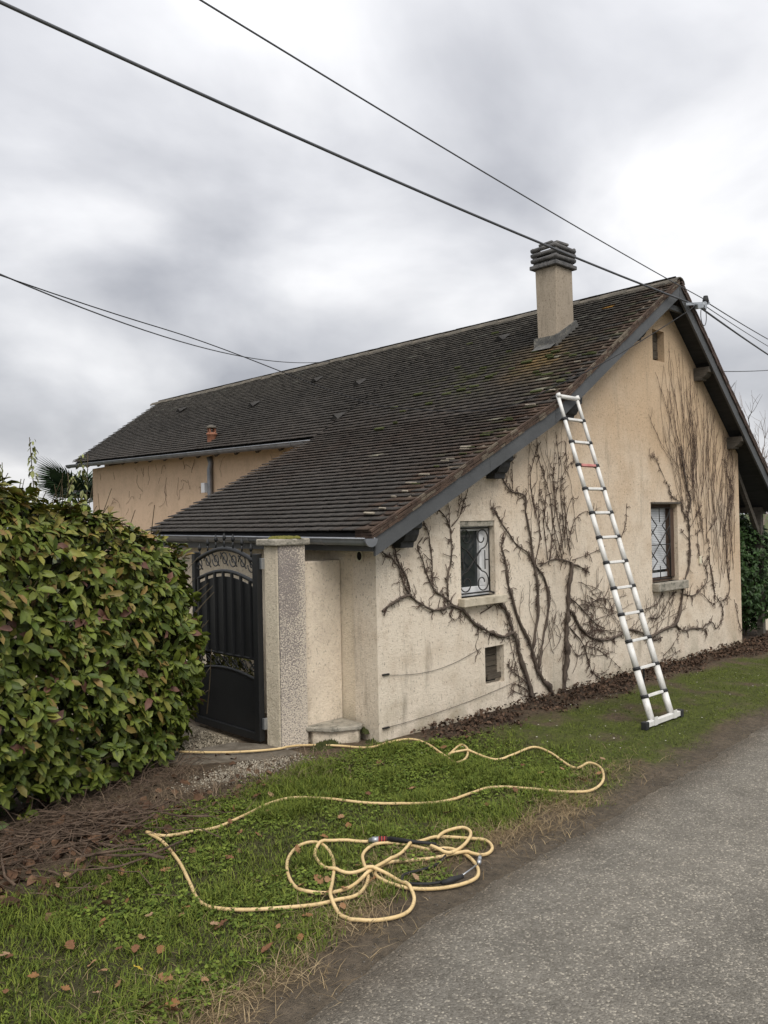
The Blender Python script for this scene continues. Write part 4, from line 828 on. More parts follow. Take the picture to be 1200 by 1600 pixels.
def strands(tw, start, ends, n, r=.0042, side=.12):
    """long thin shoots climbing the wall from the old wood"""
    for k in range(n):
        x0, z0 = start(); x1, z1 = ends(x0); m = 16; q = []; ph = rng.random()*6; w_ = .02+.06*rng.random(); bow = rng.standard_normal()*.16; dr = 0
        for j in range(m+1):
            t = j/m; dr += rng.standard_normal()*.014; x = x0+(x1-x0)*(t**.8)+bow*math.sin(math.pi*t)*.6+w_*math.sin(ph+t*9)*.5+dr; z = z0+(z1-z0)*t
            if blocked(x, z):
                if len(q) > 2: break
                continue
            q.append(Vector((x, -.008-.012*rng.random(), z)))
        if len(q) > 3:
            tw.tube(q, [r*(1-.45*j/len(q)) for j in range(len(q))], 4, False)
            for j in range(2, len(q)-1): # buds and side shoots
                if rng.random() < side*2.2:
                    s = 1 if rng.random() < .5 else -1; L_ = .02+.05*rng.random(); tw.tube([q[j], q[j]+Vector((s*L_*.6, -.006, L_*.5)), q[j]+Vector((s*L_*.8, -.008, L_*1.3))], [r*.75, r*.65, r*.5], 4, False)
                if rng.random() < .5*side: p = q[j]; e_ = p+Vector((rng.standard_normal()*.06, 0, .14+.15*rng.random())); tw.tube([p, p.lerp(e_, .5)+Vector((.02*rng.standard_normal(), 0, 0)), e_], [r*.8, r*.6, r*.4], 4, False)
va, tw = vine('climbing_vine', 'bare gnarled vine fanning round the small left window', VINE_L, (2.6, -.03, 0), 27)
strands(tw, lambda: (2.35+1.0*rng.random(), 1.6+.5*rng.random()), lambda x: (x-.3+.55*rng.random(), 2.5+.9*rng.random()), 8, .0032)
strands(tw, lambda: (3.3+.25*rng.random(), .4+.9*rng.random()), lambda x: (x+.2+1.0*rng.random(), .3+1.0*rng.random()), 22, .004)
strands(tw, lambda: (2.0+1.2*rng.random(), .15+.5*rng.random()), lambda x: (x-.25+.5*rng.random(), .9+.5*rng.random()), 12, .0035)
tag(tw.build('twigs', MT['twig'], va), kind='stuff')
vb, tw = vine('climbing_vine', 'bare vine spreading tall thin shoots right of the blind window', VINE_R, (6.0, -.03, 0), 24)
strands(tw, lambda: (5.95+.45*rng.random(), 1.9+.7*rng.random()), lambda x: (4.95+rng.random()*1.5, 3.0+1.6*rng.random()**.7), 28, .0032, .2)
strands(tw, lambda: (6.2+.9*rng.random(), 1.6+1.0*rng.random()), lambda x: (x-.3+.7*rng.random(), 3.3+1.0*rng.random()), 24, .0030, .16)
strands(tw, lambda: (6.5+1.15*rng.random(), 1.1+.8*rng.random()), lambda x: (x-.4+.7*rng.random(), 2.4+1.1*rng.random()), 18, .0028, .16)
strands(tw, lambda: (7.0+.6*rng.random(), .9+.9*rng.random()), lambda x: (x-.1+.4*rng.random(), 2.9+.5*rng.random()), 14, .0032, .2)
strands(tw, lambda: (4.0+1.6*rng.random(), .25+.4*rng.random()), lambda x: (x+.2+.5*rng.random(), .7+.4*rng.random()), 12, .0035)
tag(tw.build('twigs', MT['twig'], vb), kind='stuff')
# dried tendrils still clinging to the far wing
vc = thing('climbing_vine', 'dry tendril remains clinging to the peach far wing wall', 'vine', (3.1, 8, 1)); tw = MB()
for k in range(46):
    y = 4.6+9*rng.random(); z = 2.2+1.15*rng.random()**.7; xw = XW0+(XW1-XW0)*(y-YC)/(13.77-YC)-.012; a = math.pi/2+rng.standard_normal()*.9; q = [Vector((xw, y, z))]; L_ = .15+.5*rng.random()**2
    for j in range(7):
        a += rng.standard_normal()*.5; p = q[-1]+Vector((0, math.cos(a), math.sin(a)))*L_/7; p.x = XW0+(XW1-XW0)*(p.y-YC)/(13.77-YC)-.012
        if p.z > 3.3: break
        q.append(p)
    if len(q) > 2: tw.tube(q, .0030, 4, False)
tag(tw.build('twigs', MT['twig'], vc), kind='stuff')

# ------------------------------------------------------------------ overhead cables
def hang(P, Q, sag, n=24):
    P, Q = Vector(P), Vector(Q); return [P.lerp(Q, i/n)-Vector((0, 0, 4*sag*(i/n)*(1-i/n))) for i in range(n+1)]
br = thing('cable_bracket', 'steel cable bracket with insulator clamped below the roof apex', 'bracket', (5.5, -.30, 4.9))
MB().bar((5.50,-.33,4.885), (6.20,-.34,5.015), .03, .035).build('arm', MT['steel'], br); MB().tube([(6.10,-.34,4.99),(6.10,-.34,5.03),(6.10,-.34,5.10)], [.035,.045,.03], 10).build('insulator', MT['rubber'], br, True)
MB().bar((5.80,-.34,4.90), (5.98,-.34,4.945), .06, .075).build('clamp', MT['steel'], br, bevel=.01); MB().bar((6.02,-.36,4.90), (6.05,-.36,5.0), .03, .05).build('clamp', MT['steel'], br)
MB().tube([(5.93+.085*math.cos(a)+.05, -.36, 4.80+.14*math.sin(a)) for a in np.linspace(1.2, 1.2+2*math.pi, 22)], .006, 5).build('slack_loop', MT['cable'], br, True)
def cable(label, pts, r, m='cable'): o = MB().tube(pts, r, 6).build('overhead_cable', MT[m], None, True); return tag(o, label, 'cable', 'overhead cables')
A, B = Vector((5.87,-.34,4.92)), Vector((6.13,-.34,5.04)); far = lambda P, Q, k: Vector(P)+(Vector(Q)-Vector(P))*k
cable('thick overhead cable crossing the sky in front of the chimney', hang(A, far(A, (-3.31,-.182,5.353+.164), 2.6)+Vector((0, 0, .7)), .45), .0125)
cable('thin overhead cable passing right of the chimney to the apex', hang(B, far(B, (-2.47,-1.26,5.19+.237), 2.6), .25), .0062)
cable('thick cable leaving the apex bracket to the right edge', hang(A, far(A, (11.284,.844,5.22), 4), .15), .014)
cable('thin middle cable leaving the apex to the right edge', hang((5.99,-.36,4.95), far((5.99,-.36,4.95), (11.286,.84,5.381), 4), .15), .006)
cable('topmost thin cable leaving the apex to the right edge', hang((6.19,-.34,5.01), far((6.19,-.34,5.01), (11.287,.838,5.518), 4), .15), .008)
c0 = Vector((-2.686,1.724,4.189)); ext = Vector((-9, .9, 5.05))
cable('slack cable drooping low over the roof towards the gable', smooth_path([ext, c0, (-.364,2.278,4.023), (1.085,1.735,3.528), (1.62,1.32,3.36), (2.33,.43,3.30), (2.83,-.15,3.575), (3.54,-.47,3.945), (5.0,-.48,4.60), (5.75,-.35,4.90)], 8), .0055, 'wire')
cable('thin cable running from the left over the roof ridge', [ext+Vector((0,.05,.03))]+hang(c0+Vector((0,.03,.02)), (5.45,7.05,5.24), .28), .007)
cable('short thin cable behind the right roof slope', hang((6.6,.15,4.18), (19.5,2.65,6.2), .1), .008)

# ------------------------------------------------------------------ leaves
def leaf_geo(L=.1, w=.022, fold=.012, droop=.25):
    """8-vertex leaf along +Y, face up +Z, folded along its midrib and drooping"""
    y1, y2 = L*.34, L*.74; dz = lambda y: -droop*y*y/L
    return np.array([(0,0,0),(-w*.86,y1,dz(y1)+fold),(0,y1,dz(y1)),(w*.86,y1,dz(y1)+fold),(-w*.95,y2,dz(y2)+fold*.8),(0,y2,dz(y2)),(w*.95,y2,dz(y2)+fold*.8),(0,L,dz(L))])
LF3 = np.array([(0,2,1),(0,3,2),(1,2,5),(1,5,4),(2,3,6),(2,6,5),(4,5,7),(5,6,7)])
def frames(d, up):
    """rotation matrices with +Y along d and +Z near up"""
    d = d/np.linalg.norm(d, axis=1, keepdims=True); x = np.cross(d, up); x /= np.linalg.norm(x, axis=1, keepdims=True)+1e-9; z = np.cross(x, d)
    return np.stack([x, d, z], -1)
def leaf_mass(name, pos, d, up, size, col, m, parent, geo=None, jit=True):
    g = leaf_geo() if geo is None else geo; Rm = frames(d, up); n = len(pos)
    v = np.einsum('nij,kj->nki', Rm, g)*size[:, None, None]+pos[:, None, :]
    f = (LF3[None]+(np.arange(n)*8)[:, None, None]).reshape(-1, 3)
    return np_mesh(name, v.reshape(-1, 3), f, m, parent, np.repeat(col, 8, axis=0), False)
def whorls(P, axis, k, spread=(.55, 1.15)):
    """k leaves round each shoot tip"""
    n = len(P); pos, dd, uu = [], [], []
    for i in range(k):
        a = rng.random(n)*.7+i*2*math.pi/k+rng.random(); e_ = spread[0]+(spread[1]-spread[0])*rng.random(n)
        t = np.cross(axis, np.array((.31,.2,.93))); t /= np.linalg.norm(t, axis=1, keepdims=True); b = np.cross(axis, t)
        rad = t*np.cos(a)[:, None]+b*np.sin(a)[:, None]; d = axis*np.cos(e_)[:, None]+rad*np.sin(e_)[:, None]
        pos.append(P-axis*(.05*rng.random(n))[:, None]); dd.append(d); uu.append(axis*1.0-rad*.2+rng.normal(0, .25, (n, 3)))
    return np.concatenate(pos), np.concatenate(dd), np.concatenate(uu)

# ------------------------------------------------------------------ the hedge
HA, HB = np.array((-6.4, -1.11)), np.array((-1.33, .97)); HT = (HB-HA)/np.linalg.norm(HB-HA); HN = np.array((HT[1], -HT[0])); HL = np.linalg.norm(HB-HA)
hedge = thing('hedge', 'tall broadleaf evergreen hedge with bronze young leaves beside the gate', 'hedge', (float(-4), float(-.1), 0))
def hedge_surface(n, inset=0.):
    """points on the front, top and right end of the clipped block with outward normals"""
    s = rng.random(n); kind = rng.random(n); topz = lambda q: np.interp(q, [0, .62, .72, .81, .905, .965, 1], [2.36, 2.32, 2.20, 2.07, 1.98, 1.88, 1.74])
    P = np.zeros((n, 3)); Nn = np.zeros((n, 3)); h = topz(s)+.22*(fbm(s*HL, s*0, 2.2, 51)-.5)
    v = rng.random(n)**.95; z = .10+(h-.10)*v
    bulge = .16*np.sin(math.pi*np.clip(v, .02, .98))**.6+.26*(fbm(s*HL, z, 1.5, 52)-.5)-.13*sst(.86, 1, v)
    endr = sst(.93, 1, s)                                   # the right end rounds back
    base = HA+HT*(s*HL)[:, None]
    P[:, :2] = base+HN*(bulge-inset-.30*endr*endr)[:, None]; P[:, 2] = z
    Nn[:, :2] = HN*(1-.5*endr)[:, None]+HT*(.9*endr)[:, None]; Nn[:, 2] = .25+.8*sst(.8, 1, v)
    top = kind < .20                                        # a share goes to the top
    dep = rng.random(n)*.9; P[top, :2] = (base+HN*(-dep)[:, None])[top]; P[top, 2] = (h-.02+.10*rng.random(n)-.06*inset)[top]; Nn[top] = (0, 0, 1)
    end = (kind > .20) & (kind < .30)
    P[end, :2] = (HB+HN*(-.05-dep)[:, None]+HT*(.16*np.sin(math.pi*v))[:, None])[end]; hz = (.1+(1.74-.1)*v); P[end, 2] = hz[end]; Nn[end, :2] = HT; Nn[end, 2] = .3
    Nn += rng.normal(0, .28, (n, 3)); Nn /= np.linalg.norm(Nn, axis=1, keepdims=True); return P, Nn
def hedge_cols(P):
    n = len(P); r = rng.random(n)[:, None]; c = np.array((.048,.076,.011))*(1-r)+np.array((.140,.168,.026))*r
    z = P[:, 2]; br = (rng.random(n) < .05+.34*sst(1.3, 2.2, z))[:, None]*rng.random(n)[:, None]
    c = c*(1-br)+np.array((.22,.135,.045))*br
    ye = (rng.random(n) < .05+.26*sst(1.5, 2.2, z))[:, None]; c = np.where(ye, c*.45+np.array((.25,.225,.05))*.55, c)
    pk = (rng.random(n) < .012)[:, None]; c = np.where(pk, np.array((.14,.07,.05)), c)
    return c*(.8+.4*rng.random((n, 1)))
pos, dd, uu, szz, cc = [], [], [], [], []
for n, inset, k, s0 in ((1500, 0., 8, 1.0), (1200, .11, 7, .95), (900, .24, 6, .9)):
    P, Nn = hedge_surface(n, inset); ax = Nn+np.array((0, 0, .35)); ax /= np.linalg.norm(ax, axis=1, keepdims=True)
    p, d, u = whorls(P, ax, k); pos.append(p); dd.append(d+np.array((0, 0, -.42))); uu.append(u); szz.append(s0*(.55+.75*rng.random(len(p))**1.2)); cc.append(hedge_cols(p))
pos, dd, uu, szz, cc = map(np.concatenate, (pos, dd, uu, szz, cc))
keep = (pos[:, 0] > -5.2)
pos, dd, uu, szz, cc = pos[keep], dd[keep], uu[keep], szz[keep], cc[keep]
# the 300 big outer leaves facing the lane are single parts
front = (pos[:, :2]-HA)@HN; cand = np.where((front > .08) & (pos[:, 0] > -3.5) & (pos[:, 2] > .2))[0]; pick = cand[np.argsort(-(szz[cand]+front[cand]*.8))[:300]]; rest = np.setdiff1d(np.arange(len(pos)), pick)
tag(leaf_mass('foliage', pos[rest], dd[rest], uu[rest], szz[rest], cc[rest], MT['leaf'], hedge), kind='stuff')
lv = []
for k in range(12):
    c = cc[pick[k*23 % 300]]; t = np_mesh('leaf', leaf_geo(.1, .020+.005*rng.random(), .006+.006*rng.random(), .15+.35*rng.random()), LF3, MT['leaf'], None, np.tile(c, (8, 1))); lv.append(t.data); bpy.data.objects.remove(t)
Rm = frames(dd[pick], uu[pick])
for j, i in enumerate(pick):
    o = bpy.data.objects.new('leaf', lv[j % 12]); COL.objects.link(o); o.parent = hedge
    m = Matrix([[*(Rm[j][q]*szz[i]), pos[i][q]-ORG['hedge'][q]] for q in range(3)]+[[0, 0, 0, 1]]); o.matrix_local = m
P, Nn = hedge_surface(420, .30); mb = MB()
for p, n in zip(P, Nn):
    q = Vector(p); b = Vector((p[0]+.2*rng.standard_normal()-HN[0]*.3, p[1]-HN[1]*.3+.1*rng.standard_normal(), max(.0, p[2]-.5))); mb.tube([b, b.lerp(q, .5)+Vector((.05*rng.standard_normal(), .05*rng.standard_normal(), 0)), q+Vector(n)*.3], [.007, .005, .003], 4, False)
for k in range(16):
    s = .35+.65*k/15; b = HA+HT*s*HL-HN*(.35+.2*rng.random()); mb.tube(smooth_path([(b[0], b[1], -.05), (b[0]+.08*rng.standard_normal(), b[1]+.08*rng.standard_normal(), .7), (b[0]+.15*rng.standard_normal(), b[1]+.12*rng.standard_normal(), 1.6)], 4), .018, 5)
tag(mb.build('stems', MT['stem'], hedge), kind='stuff')
# inner leaves: a thick bank of foliage behind the outer shoots
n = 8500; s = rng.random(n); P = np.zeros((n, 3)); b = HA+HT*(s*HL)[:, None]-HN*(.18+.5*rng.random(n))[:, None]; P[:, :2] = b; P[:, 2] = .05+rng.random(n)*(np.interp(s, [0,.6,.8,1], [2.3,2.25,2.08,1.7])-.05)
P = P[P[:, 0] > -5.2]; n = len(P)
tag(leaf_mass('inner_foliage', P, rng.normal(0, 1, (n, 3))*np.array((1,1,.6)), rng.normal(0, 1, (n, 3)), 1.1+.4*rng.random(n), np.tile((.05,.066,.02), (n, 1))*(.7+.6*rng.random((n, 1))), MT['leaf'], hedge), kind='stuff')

# ------------------------------------------------------------------ other plants
def shoot_plant(label, loc, H, n=26, group='pale shoots above the hedge'):
    t = thing('young_shoot', label, 'plant', loc, group); x, y, z = loc; top = Vector((x+.03*rng.standard_normal(), y, z+H))
    MB().tube(smooth_path([(x, y, z), (x+.02, y, z+H*.5), top], 5), [.008-.0005*i for i in range(11)], 5).build('stem', MT['stem'], t, True)
    k = n*2; h = rng.random(k)**.6; a = rng.random(k)*6.28; p = np.stack([np.full(k, x)+.01*np.cos(a), np.full(k, y)+.01*np.sin(a), z+H*(.62+.38*h)], -1)
    d = np.stack([np.cos(a), np.sin(a), -.35-.5*rng.random(k)], -1); u = np.tile((0,0,1.), (k, 1)); c = np.tile((.17,.185,.065), (k, 1))*(.7+.6*rng.random((k, 1)))
    leaf_mass('foliage', p, d, u, (.45+.45*rng.random(k))*(1.25-.75*h), c, MT['leaf'], t, leaf_geo(.1, .022, .01, .5))
for lab, loc, H in (('pale upright shoot farthest left above the hedge', (-2.98, .95, 1.2), 1.34), ('tallest pale drooping-leaved shoot above the hedge', (-2.66, 1.12, 1.2), 1.56), ('shortest pale shoot left of the palm above the hedge', (-2.38, 1.05, 1.2), 1.28), ('pale slim shoot beside the palm above the hedge', (-2.18, 1.30, 1.2), 1.46)): shoot_plant(lab, loc, H)
def palm():
    base = (3.7, 15.0, 0); t = thing('fan_palm', 'dark green fan palm behind the far house corner', 'palm', base)
    MB().tube([(base[0], base[1], -.1), (base[0], base[1], 2.6)], .16, 10).build('trunk', MT['bark'], t, True)
    for k in range(20):
        a = k*2.4; el = .15+.75*rng.random(); L_ = .75+.3*rng.random(); c = Vector((base[0]+.55*math.cos(a)*math.cos(el), base[1]+.55*math.sin(a)*math.cos(el), 2.62+.70*math.sin(el)))
        d = Vector((math.cos(a)*math.cos(el), math.sin(a)*math.cos(el), math.sin(el))); s = d.cross(Vector((0,0,1))).normalized(); n = s.cross(d); mb = MB(); mb.tube([(base[0], base[1], 2.55), c], .014, 5)
        for j in range(26):
            b = -1.9+3.8*j/25; q = d*math.cos(b)+s*math.sin(b); e_ = c+q*L_*(.8+.25*math.cos(b)); w = q.cross(n)*.032; mid = c.lerp(e_, .5)+n*.03
            mb.add([c, mid-w, mid+w, e_-n*.10], [(0, 1, 2), (1, 3, 2)])
        o = mb.build('frond', MT['palm'], t)
MT['palm'] = mat('palm_frond', [(.018,.040,.018),(.040,.075,.030)], 5, .55, spec=.4); palm()
def bush(name, label, c, r, n, col, size, parent_mat='leaf', stems=10):
    t = thing(name, label, 'bush', (c[0], c[1], 0)); q = rng.normal(0, 1, (n, 3)); q /= np.linalg.norm(q, axis=1, keepdims=True); rr = (.55+.45*rng.random(n)**.5)*(1+.25*(fbm(q[:, 0]*2, q[:, 2]*2, 1.5, 61)-.5))
    P = np.array(c)+q*np.array(r)*rr[:, None]; ok = P[:, 2] > .08; P, q = P[ok], q[ok]; ax = q+np.array((0, 0, .4)); ax /= np.linalg.norm(ax, axis=1, keepdims=True)
    p, d, u = whorls(P, ax, 6); k = len(p); cl = np.array(col)*(.55+.9*rng.random((k, 1)))
    tag(leaf_mass('crown', p, d+np.array((0, 0, -.25)), u, size*(.7+.6*rng.random(k)), cl, MT[parent_mat], t), kind='stuff')
    for j in range(stems):
        a = rng.random()*6.28; MB().tube(smooth_path([(c[0]+.08*math.cos(a), c[1]+.08*math.sin(a), -.05), (c[0]+.3*r[0]*math.cos(a), c[1]+.3*r[1]*math.sin(a), c[2]*.7), (c[0]+.65*r[0]*math.cos(a), c[1]+.65*r[1]*math.sin(a), c[2]*1.35)], 4), .012, 5).build('stem', MT['stem'], t)
    return t
bush('laurel_bush', 'dark green laurel bush beyond the right house corner', (8.75, .42, 1.02), (.78, .62, .96), 1500, (.030,.062,.017), .75)
bush('laurel_bush', 'dark laurel growing behind the porch at the right edge', (11.4, 2.0, 1.2), (1.1, 1.0, 1.15), 900, (.030,.060,.018), .9)
bush('garden_shrub', 'yellowing shrub glimpsed through the gate ornament', (-.40, 2.15, .62), (.36, .45, .62), 300, (.10,.105,.025), .7, stems=6)
bush('garden_shrub', 'low dark shrub behind the gate foot and hedge end', (-1.35, 2.6, .50), (.5, .5, .55), 240, (.055,.07,.02), .8, stems=6)
def bare_tree(label, loc, H, seed, spread=.42):
    t = thing('bare_tree', label, 'tree', loc, 'bare winter trees beyond the house'); r_ = random.Random(seed); tr = MB(); cr = MB()
    def grow(p, d, L, r, lv):
        q = [p]; n = 4
        for i in range(n): d = (d+Vector((r_.gauss(0, .10), r_.gauss(0, .10), .05))).normalized(); p = p+d*L/n; q.append(p)
        (tr if lv < 2 else cr).tube(q, [r*(1-.4*i/n) for i in range(n+1)], 6 if lv < 2 else 3, False)
        if lv < 5:
            for k in range(3 if lv < 4 else 3):
                s = q[-1] if k == 0 else q[r_.randint(1, n)]; nd = (d+Vector((r_.gauss(0, spread), r_.gauss(0, spread), r_.gauss(.12, spread*.7)))).normalized(); grow(s, nd, L*r_.uniform(.58, .82), r*.58, lv+1)
    grow(Vector(loc), Vector((0, 0, 1)), H*.30, .014*H, 0); tr.build('trunk', MT['treebark'], t); tag(cr.build('crown', MT['treetwig'], t), kind='stuff')
MT['treebark'] = mat('tree_bark', [(.10,.085,.075),(.19,.165,.15)], 9, .95, .4, 40); MT['treetwig'] = mat('tree_twig', [(.15,.115,.10),(.25,.20,.175)], 9, .95)
bare_tree('tall bare winter tree behind the right roof slope', (31.2, 9.9, 0), 9.6, 3); bare_tree('bare reddish tree at the right picture edge', (27.5, 7.3, 0), 8.0, 5); bare_tree('small bare tree low behind the porch roof', (36, 10.9, 0), 9.0, 9)
# pale heap of sand-coloured gravel on the drive behind the bush
o = MB().prism([(9.35,.0),(16,-.6),(17,1.8),(9.8,1.2)], .0, .012, 'z').build('drive', mat('pale_drive_gravel', [(.34,.29,.22),(.52,.46,.37)], 20, .95, .6, 80)); tag(o, kind='structure')

# ------------------------------------------------------------------ grass, weeds, straw, litter
def scatter(n, xr, yr): return xr[0]+rng.random(n)*(xr[1]-xr[0]), yr[0]+rng.random(n)*(yr[1]-yr[0])
HC = set()
for path in (HOSE, TAIL):
    for p in smooth_path([(a, b, 0) for a, b in path], 30):
        for i in (0, 1):
            for j in (-1, 0): HC.add((int(math.floor(p.x/.014))+i, int(math.floor(p.y/.014))+j))
def clear_of_hose(x, y): return np.array([(int(math.floor(a/.014)), int(math.floor(b/.014))) not in HC for a, b in zip(x, y)], bool)
def blades(name, label, cat, x, y, h, w, lean, col):
    k = clear_of_hose(x, y); x, y, h, w, lean, col = x[k], y[k], h[k], w[k], lean[k], col[k]
    n = len(x); a = rng.random(n)*6.283; z = gz(x, y)-.004; dx, dy = np.cos(a), np.sin(a); px, py = -dy*w, dx*w; l1, l2 = lean*.35*h, lean*h
    v = np.zeros((n, 5, 3))
    for i, (f, s, o_) in enumerate(((0, -1, 0), (0, 1, 0), (.55, .8, l1), (.55, -.8, l1), (1, 0, l2))):
        v[:, i, 0] = x+px*s+dx*o_; v[:, i, 1] = y+py*s+dy*o_; v[:, i, 2] = z+h*f*(1-.25*(f == 1)*np.minimum(lean, 1))
    f = (np.array([(0,1,2),(0,2,3),(3,2,4)])[None]+(np.arange(n)*5)[:, None, None]).reshape(-1, 3)
    o = np_mesh(name, v.reshape(-1, 3), f, MT['grass'], None, np.repeat(col, 5, axis=0)); return tag(o, label, cat, kind='stuff')
def vary(n, a, b): r = rng.random((n, 1)); return (np.array(a)*(1-r)+np.array(b)*r)*(.75+.5*rng.random((n, 1)))
x, y = scatter(230000, (-5.0, 1.6), (-2.7, .3)); lush, moss, straw, litter, d = zones(x, y); patch = sst(.28, .62, fbm(x, y, 2.6, 71)); k = rng.random(len(x)) < lush*(.42+.58*patch); x, y = x[k], y[k]; n = len(x)
tall = .6+.9*sst(.4, .75, fbm(x, y, 3.5, 73))
blades('grass', 'lush green grass on the verge between hedge and road', 'grass', x, y, (.022+.045*rng.random(n))*tall, .0016+.0016*rng.random(n), .3+1.1*rng.random(n), vary(n, (.056,.088,.012), (.155,.185,.028)))
x, y = scatter(90000, (-.6, 9.5), (-2.6, .1)); lush, moss, straw, litter, d = zones(x, y); k = rng.random(len(x)) < moss*(.15+.8*sst(.35, .6, fbm(x, y, 3.1, 11))); x, y = x[k], y[k]; n = len(x)
blades('mossy_turf', 'short mossy turf along the foot of the ladder', 'turf', x, y, .008+.016*rng.random(n), .0018+.0015*rng.random(n), .4+1.2*rng.random(n), vary(n, (.060,.088,.012), (.130,.160,.024)))
x, y = scatter(60000, (-4.6, 1.6), (-2.95, -1.6)); lush, moss, straw, litter, d = zones(x, y); k = rng.random(len(x)) < straw*.45+.012*(d > .1); x, y = x[k], y[k]; n = len(x)
blades('straw', 'dry straw-coloured grass along the road edge', 'straw', x, y, .02+.05*rng.random(n), .0011+.0012*rng.random(n), 1.2+2.2*rng.random(n), vary(n, (.16,.11,.055), (.34,.26,.15)))
x, y = scatter(5000, (-3.6, -.6), (-.9, 1.0)); k = (y < .95+.38*(x+1.4)) & (rng.random(5000) < sst(.1, .5, fbm(x, y, 2, 77))) & (y > -.35-.0*x-.25*(x+1.6)) & ~((x > -1.6) & (y > .2)); x, y = x[k], y[k]; n = len(x)
blades('dead_grass', 'withered grass and twigs in front of the hedge foot', 'dead grass', x, y, .03+.09*rng.random(n), .0013+.001*rng.random(n), .8+2*rng.random(n), vary(n, (.10,.072,.045), (.24,.18,.12)))
# round-leaved weeds (clover and ground ivy)
x, y = scatter(26000, (-4.8, .9), (-2.5, .2)); lush, moss, straw, litter, d = zones(x, y); k = rng.random(len(x)) < lush*sst(.40, .70, fbm(x, y, 1.9, 72))*.85; k &= clear_of_hose(x, y); x, y = x[k], y[k]; n = len(x)
a = rng.random(n)*6.28; px = np.repeat(x, 3); py = np.repeat(y, 3); aa = np.repeat(a, 3)+np.tile([0, 2.1, 4.2], n); hh = np.repeat(gz(x, y)+.012+.03*rng.random(n), 3)
P = np.stack([px, py, hh], -1); dd = np.stack([np.cos(aa), np.sin(aa), .25*rng.standard_normal(3*n)], -1); uu = np.tile((0,0,1.), (3*n, 1))+rng.normal(0, .25, (3*n, 3))
tag(leaf_mass('clover', P, dd, uu, .11+.11*rng.random(3*n), vary(3*n, (.056,.090,.012), (.140,.178,.028)), MT['grass'], None, leaf_geo(.1, .045, .008, .2)), 'bright green clover patches among the verge grass', 'clover', kind='stuff')
# leaf litter along the foot of the gable
x, y = scatter(26000, (.3, 9.5), (-.95, .0)); lush, moss, straw, litter, d = zones(x, y); k = rng.random(len(x)) < litter*.42; x, y = x[k], y[k]; n = len(x)
P = np.stack([x, y, gz(x, y)+.004+.028*rng.random(n)+.05*np.exp(-((y+.05)/.10)**2)*rng.random(n)], -1); dd = rng.normal(0, 1, (n, 3))*np.array((1,1,.35)); uu = rng.normal(0, .45, (n, 3))+np.array((0,0,1))
tag(leaf_mass('leaf_litter', P, dd, uu, .18+.30*rng.random(n), vary(n, (.040,.026,.018), (.125,.078,.052)), MT['dry'], None, leaf_geo(.1, .035, .02, .6)), 'reddish brown leaf litter along the gable wall foot', 'leaf litter', kind='stuff')
x, y = scatter(2200, (-3.9, -1.2), (-1.35, .7)); k = rng.random(2200) < np.exp(-(((x+3.05)/.75)**2+((y+.5)/.45)**2))+.12*(y > -.4); x, y = x[k], y[k]; n = len(x)
P = np.stack([x, y, gz(x, y)+.004+.02*rng.random(n)], -1); dd = rng.normal(0, 1, (n, 3))*np.array((1,1,.35)); uu = rng.normal(0, .45, (n, 3))+np.array((0,0,1))
tag(leaf_mass('fallen_leaves', P, dd, uu, .4+.5*rng.random(n), vary(n, (.065,.035,.022), (.17,.10,.06)), MT['dry'], None, leaf_geo(.1, .035, .02, .6)), 'brown fallen leaves under the stick heap', 'fallen leaves', kind='stuff')
# tiny daisies
x, y = scatter(120, (-.6, 5.5), (-1.9, -.4)); n = len(x); a = rng.random(n)*6.28
P = np.stack([x, y, gz(x, y)+.012], -1); tag(leaf_mass('daisies', P, np.stack([np.cos(a), np.sin(a), 0*a], -1), np.tile((0,0,1.), (n, 1)), .08+.09*rng.random(n), np.tile((.60,.57,.50), (n, 1)), MT['grass'], None, leaf_geo(.1, .05, .005, .1)), 'tiny white daisies dotted over the mossy turf', 'flowers', kind='stuff')
# gravel chips on the road edge, at the gate and in the earth
def chips(name, label, x, y, s, lo, hi, z=None):
    n = len(x); z = gz(x, y) if z is None else z; base = np.array([(1,0,-.3),(-.4,.85,-.2),(-.5,-.8,-.3),(.1,.1,.75)]); a = rng.random(n)*6.28; ca, sa = np.cos(a), np.sin(a)
    b = base[None]*(.6+.7*rng.random((n, 4, 3)))*s[:, None, None]; v = np.stack([b[..., 0]*ca[:, None]-b[..., 1]*sa[:, None]+x[:, None], b[..., 0]*sa[:, None]+b[..., 1]*ca[:, None]+y[:, None], b[..., 2]*.7+z[:, None]+.3*s[:, None]], -1)
    f = (np.array([(0,1,3),(1,2,3),(2,0,3),(0,2,1)])[None]+(np.arange(n)*4)[:, None, None]).reshape(-1, 3); return tag(np_mesh(name, v.reshape(-1, 3), f, MT['stone'], None, np.repeat(vary(n, lo, hi), 4, axis=0)), label, 'gravel', kind='stuff')
x, y = scatter(16000, (-4.5, 6), (-3.3, -1.5)); d = y-road_edge(x); k = rng.random(len(x)) < np.exp(-((d+.02)/.22)**2)*.8; x, y, d = x[k], y[k], d[k]
chips('gravel', 'loose grey grit along the crumbling road edge', x, y, .003+.005*rng.random(len(x)), (.09,.08,.068), (.23,.21,.18), np.where(d < .0, .004, gz(x, y)))
x, y = scatter(5200, (-2.0, -.7), (-.1, .5)); k = rng.random(len(x)) < np.exp(-(((x+1.25)/.42)**2+((y-.18)/.15)**2)); x, y = x[k], y[k]; chips('gravel', 'pale stone chippings in the earth before the gate', x, y, .007+.010*rng.random(len(x)), (.27,.235,.18), (.52,.47,.38))
x, y = scatter(5000, (-1.9, -.88), (.95, 3.2)); chips('gravel', 'pale gravel on the garden path inside the gate', x, y, .009+.013*rng.random(len(x)), (.24,.205,.15), (.50,.44,.34), .01+0*x)
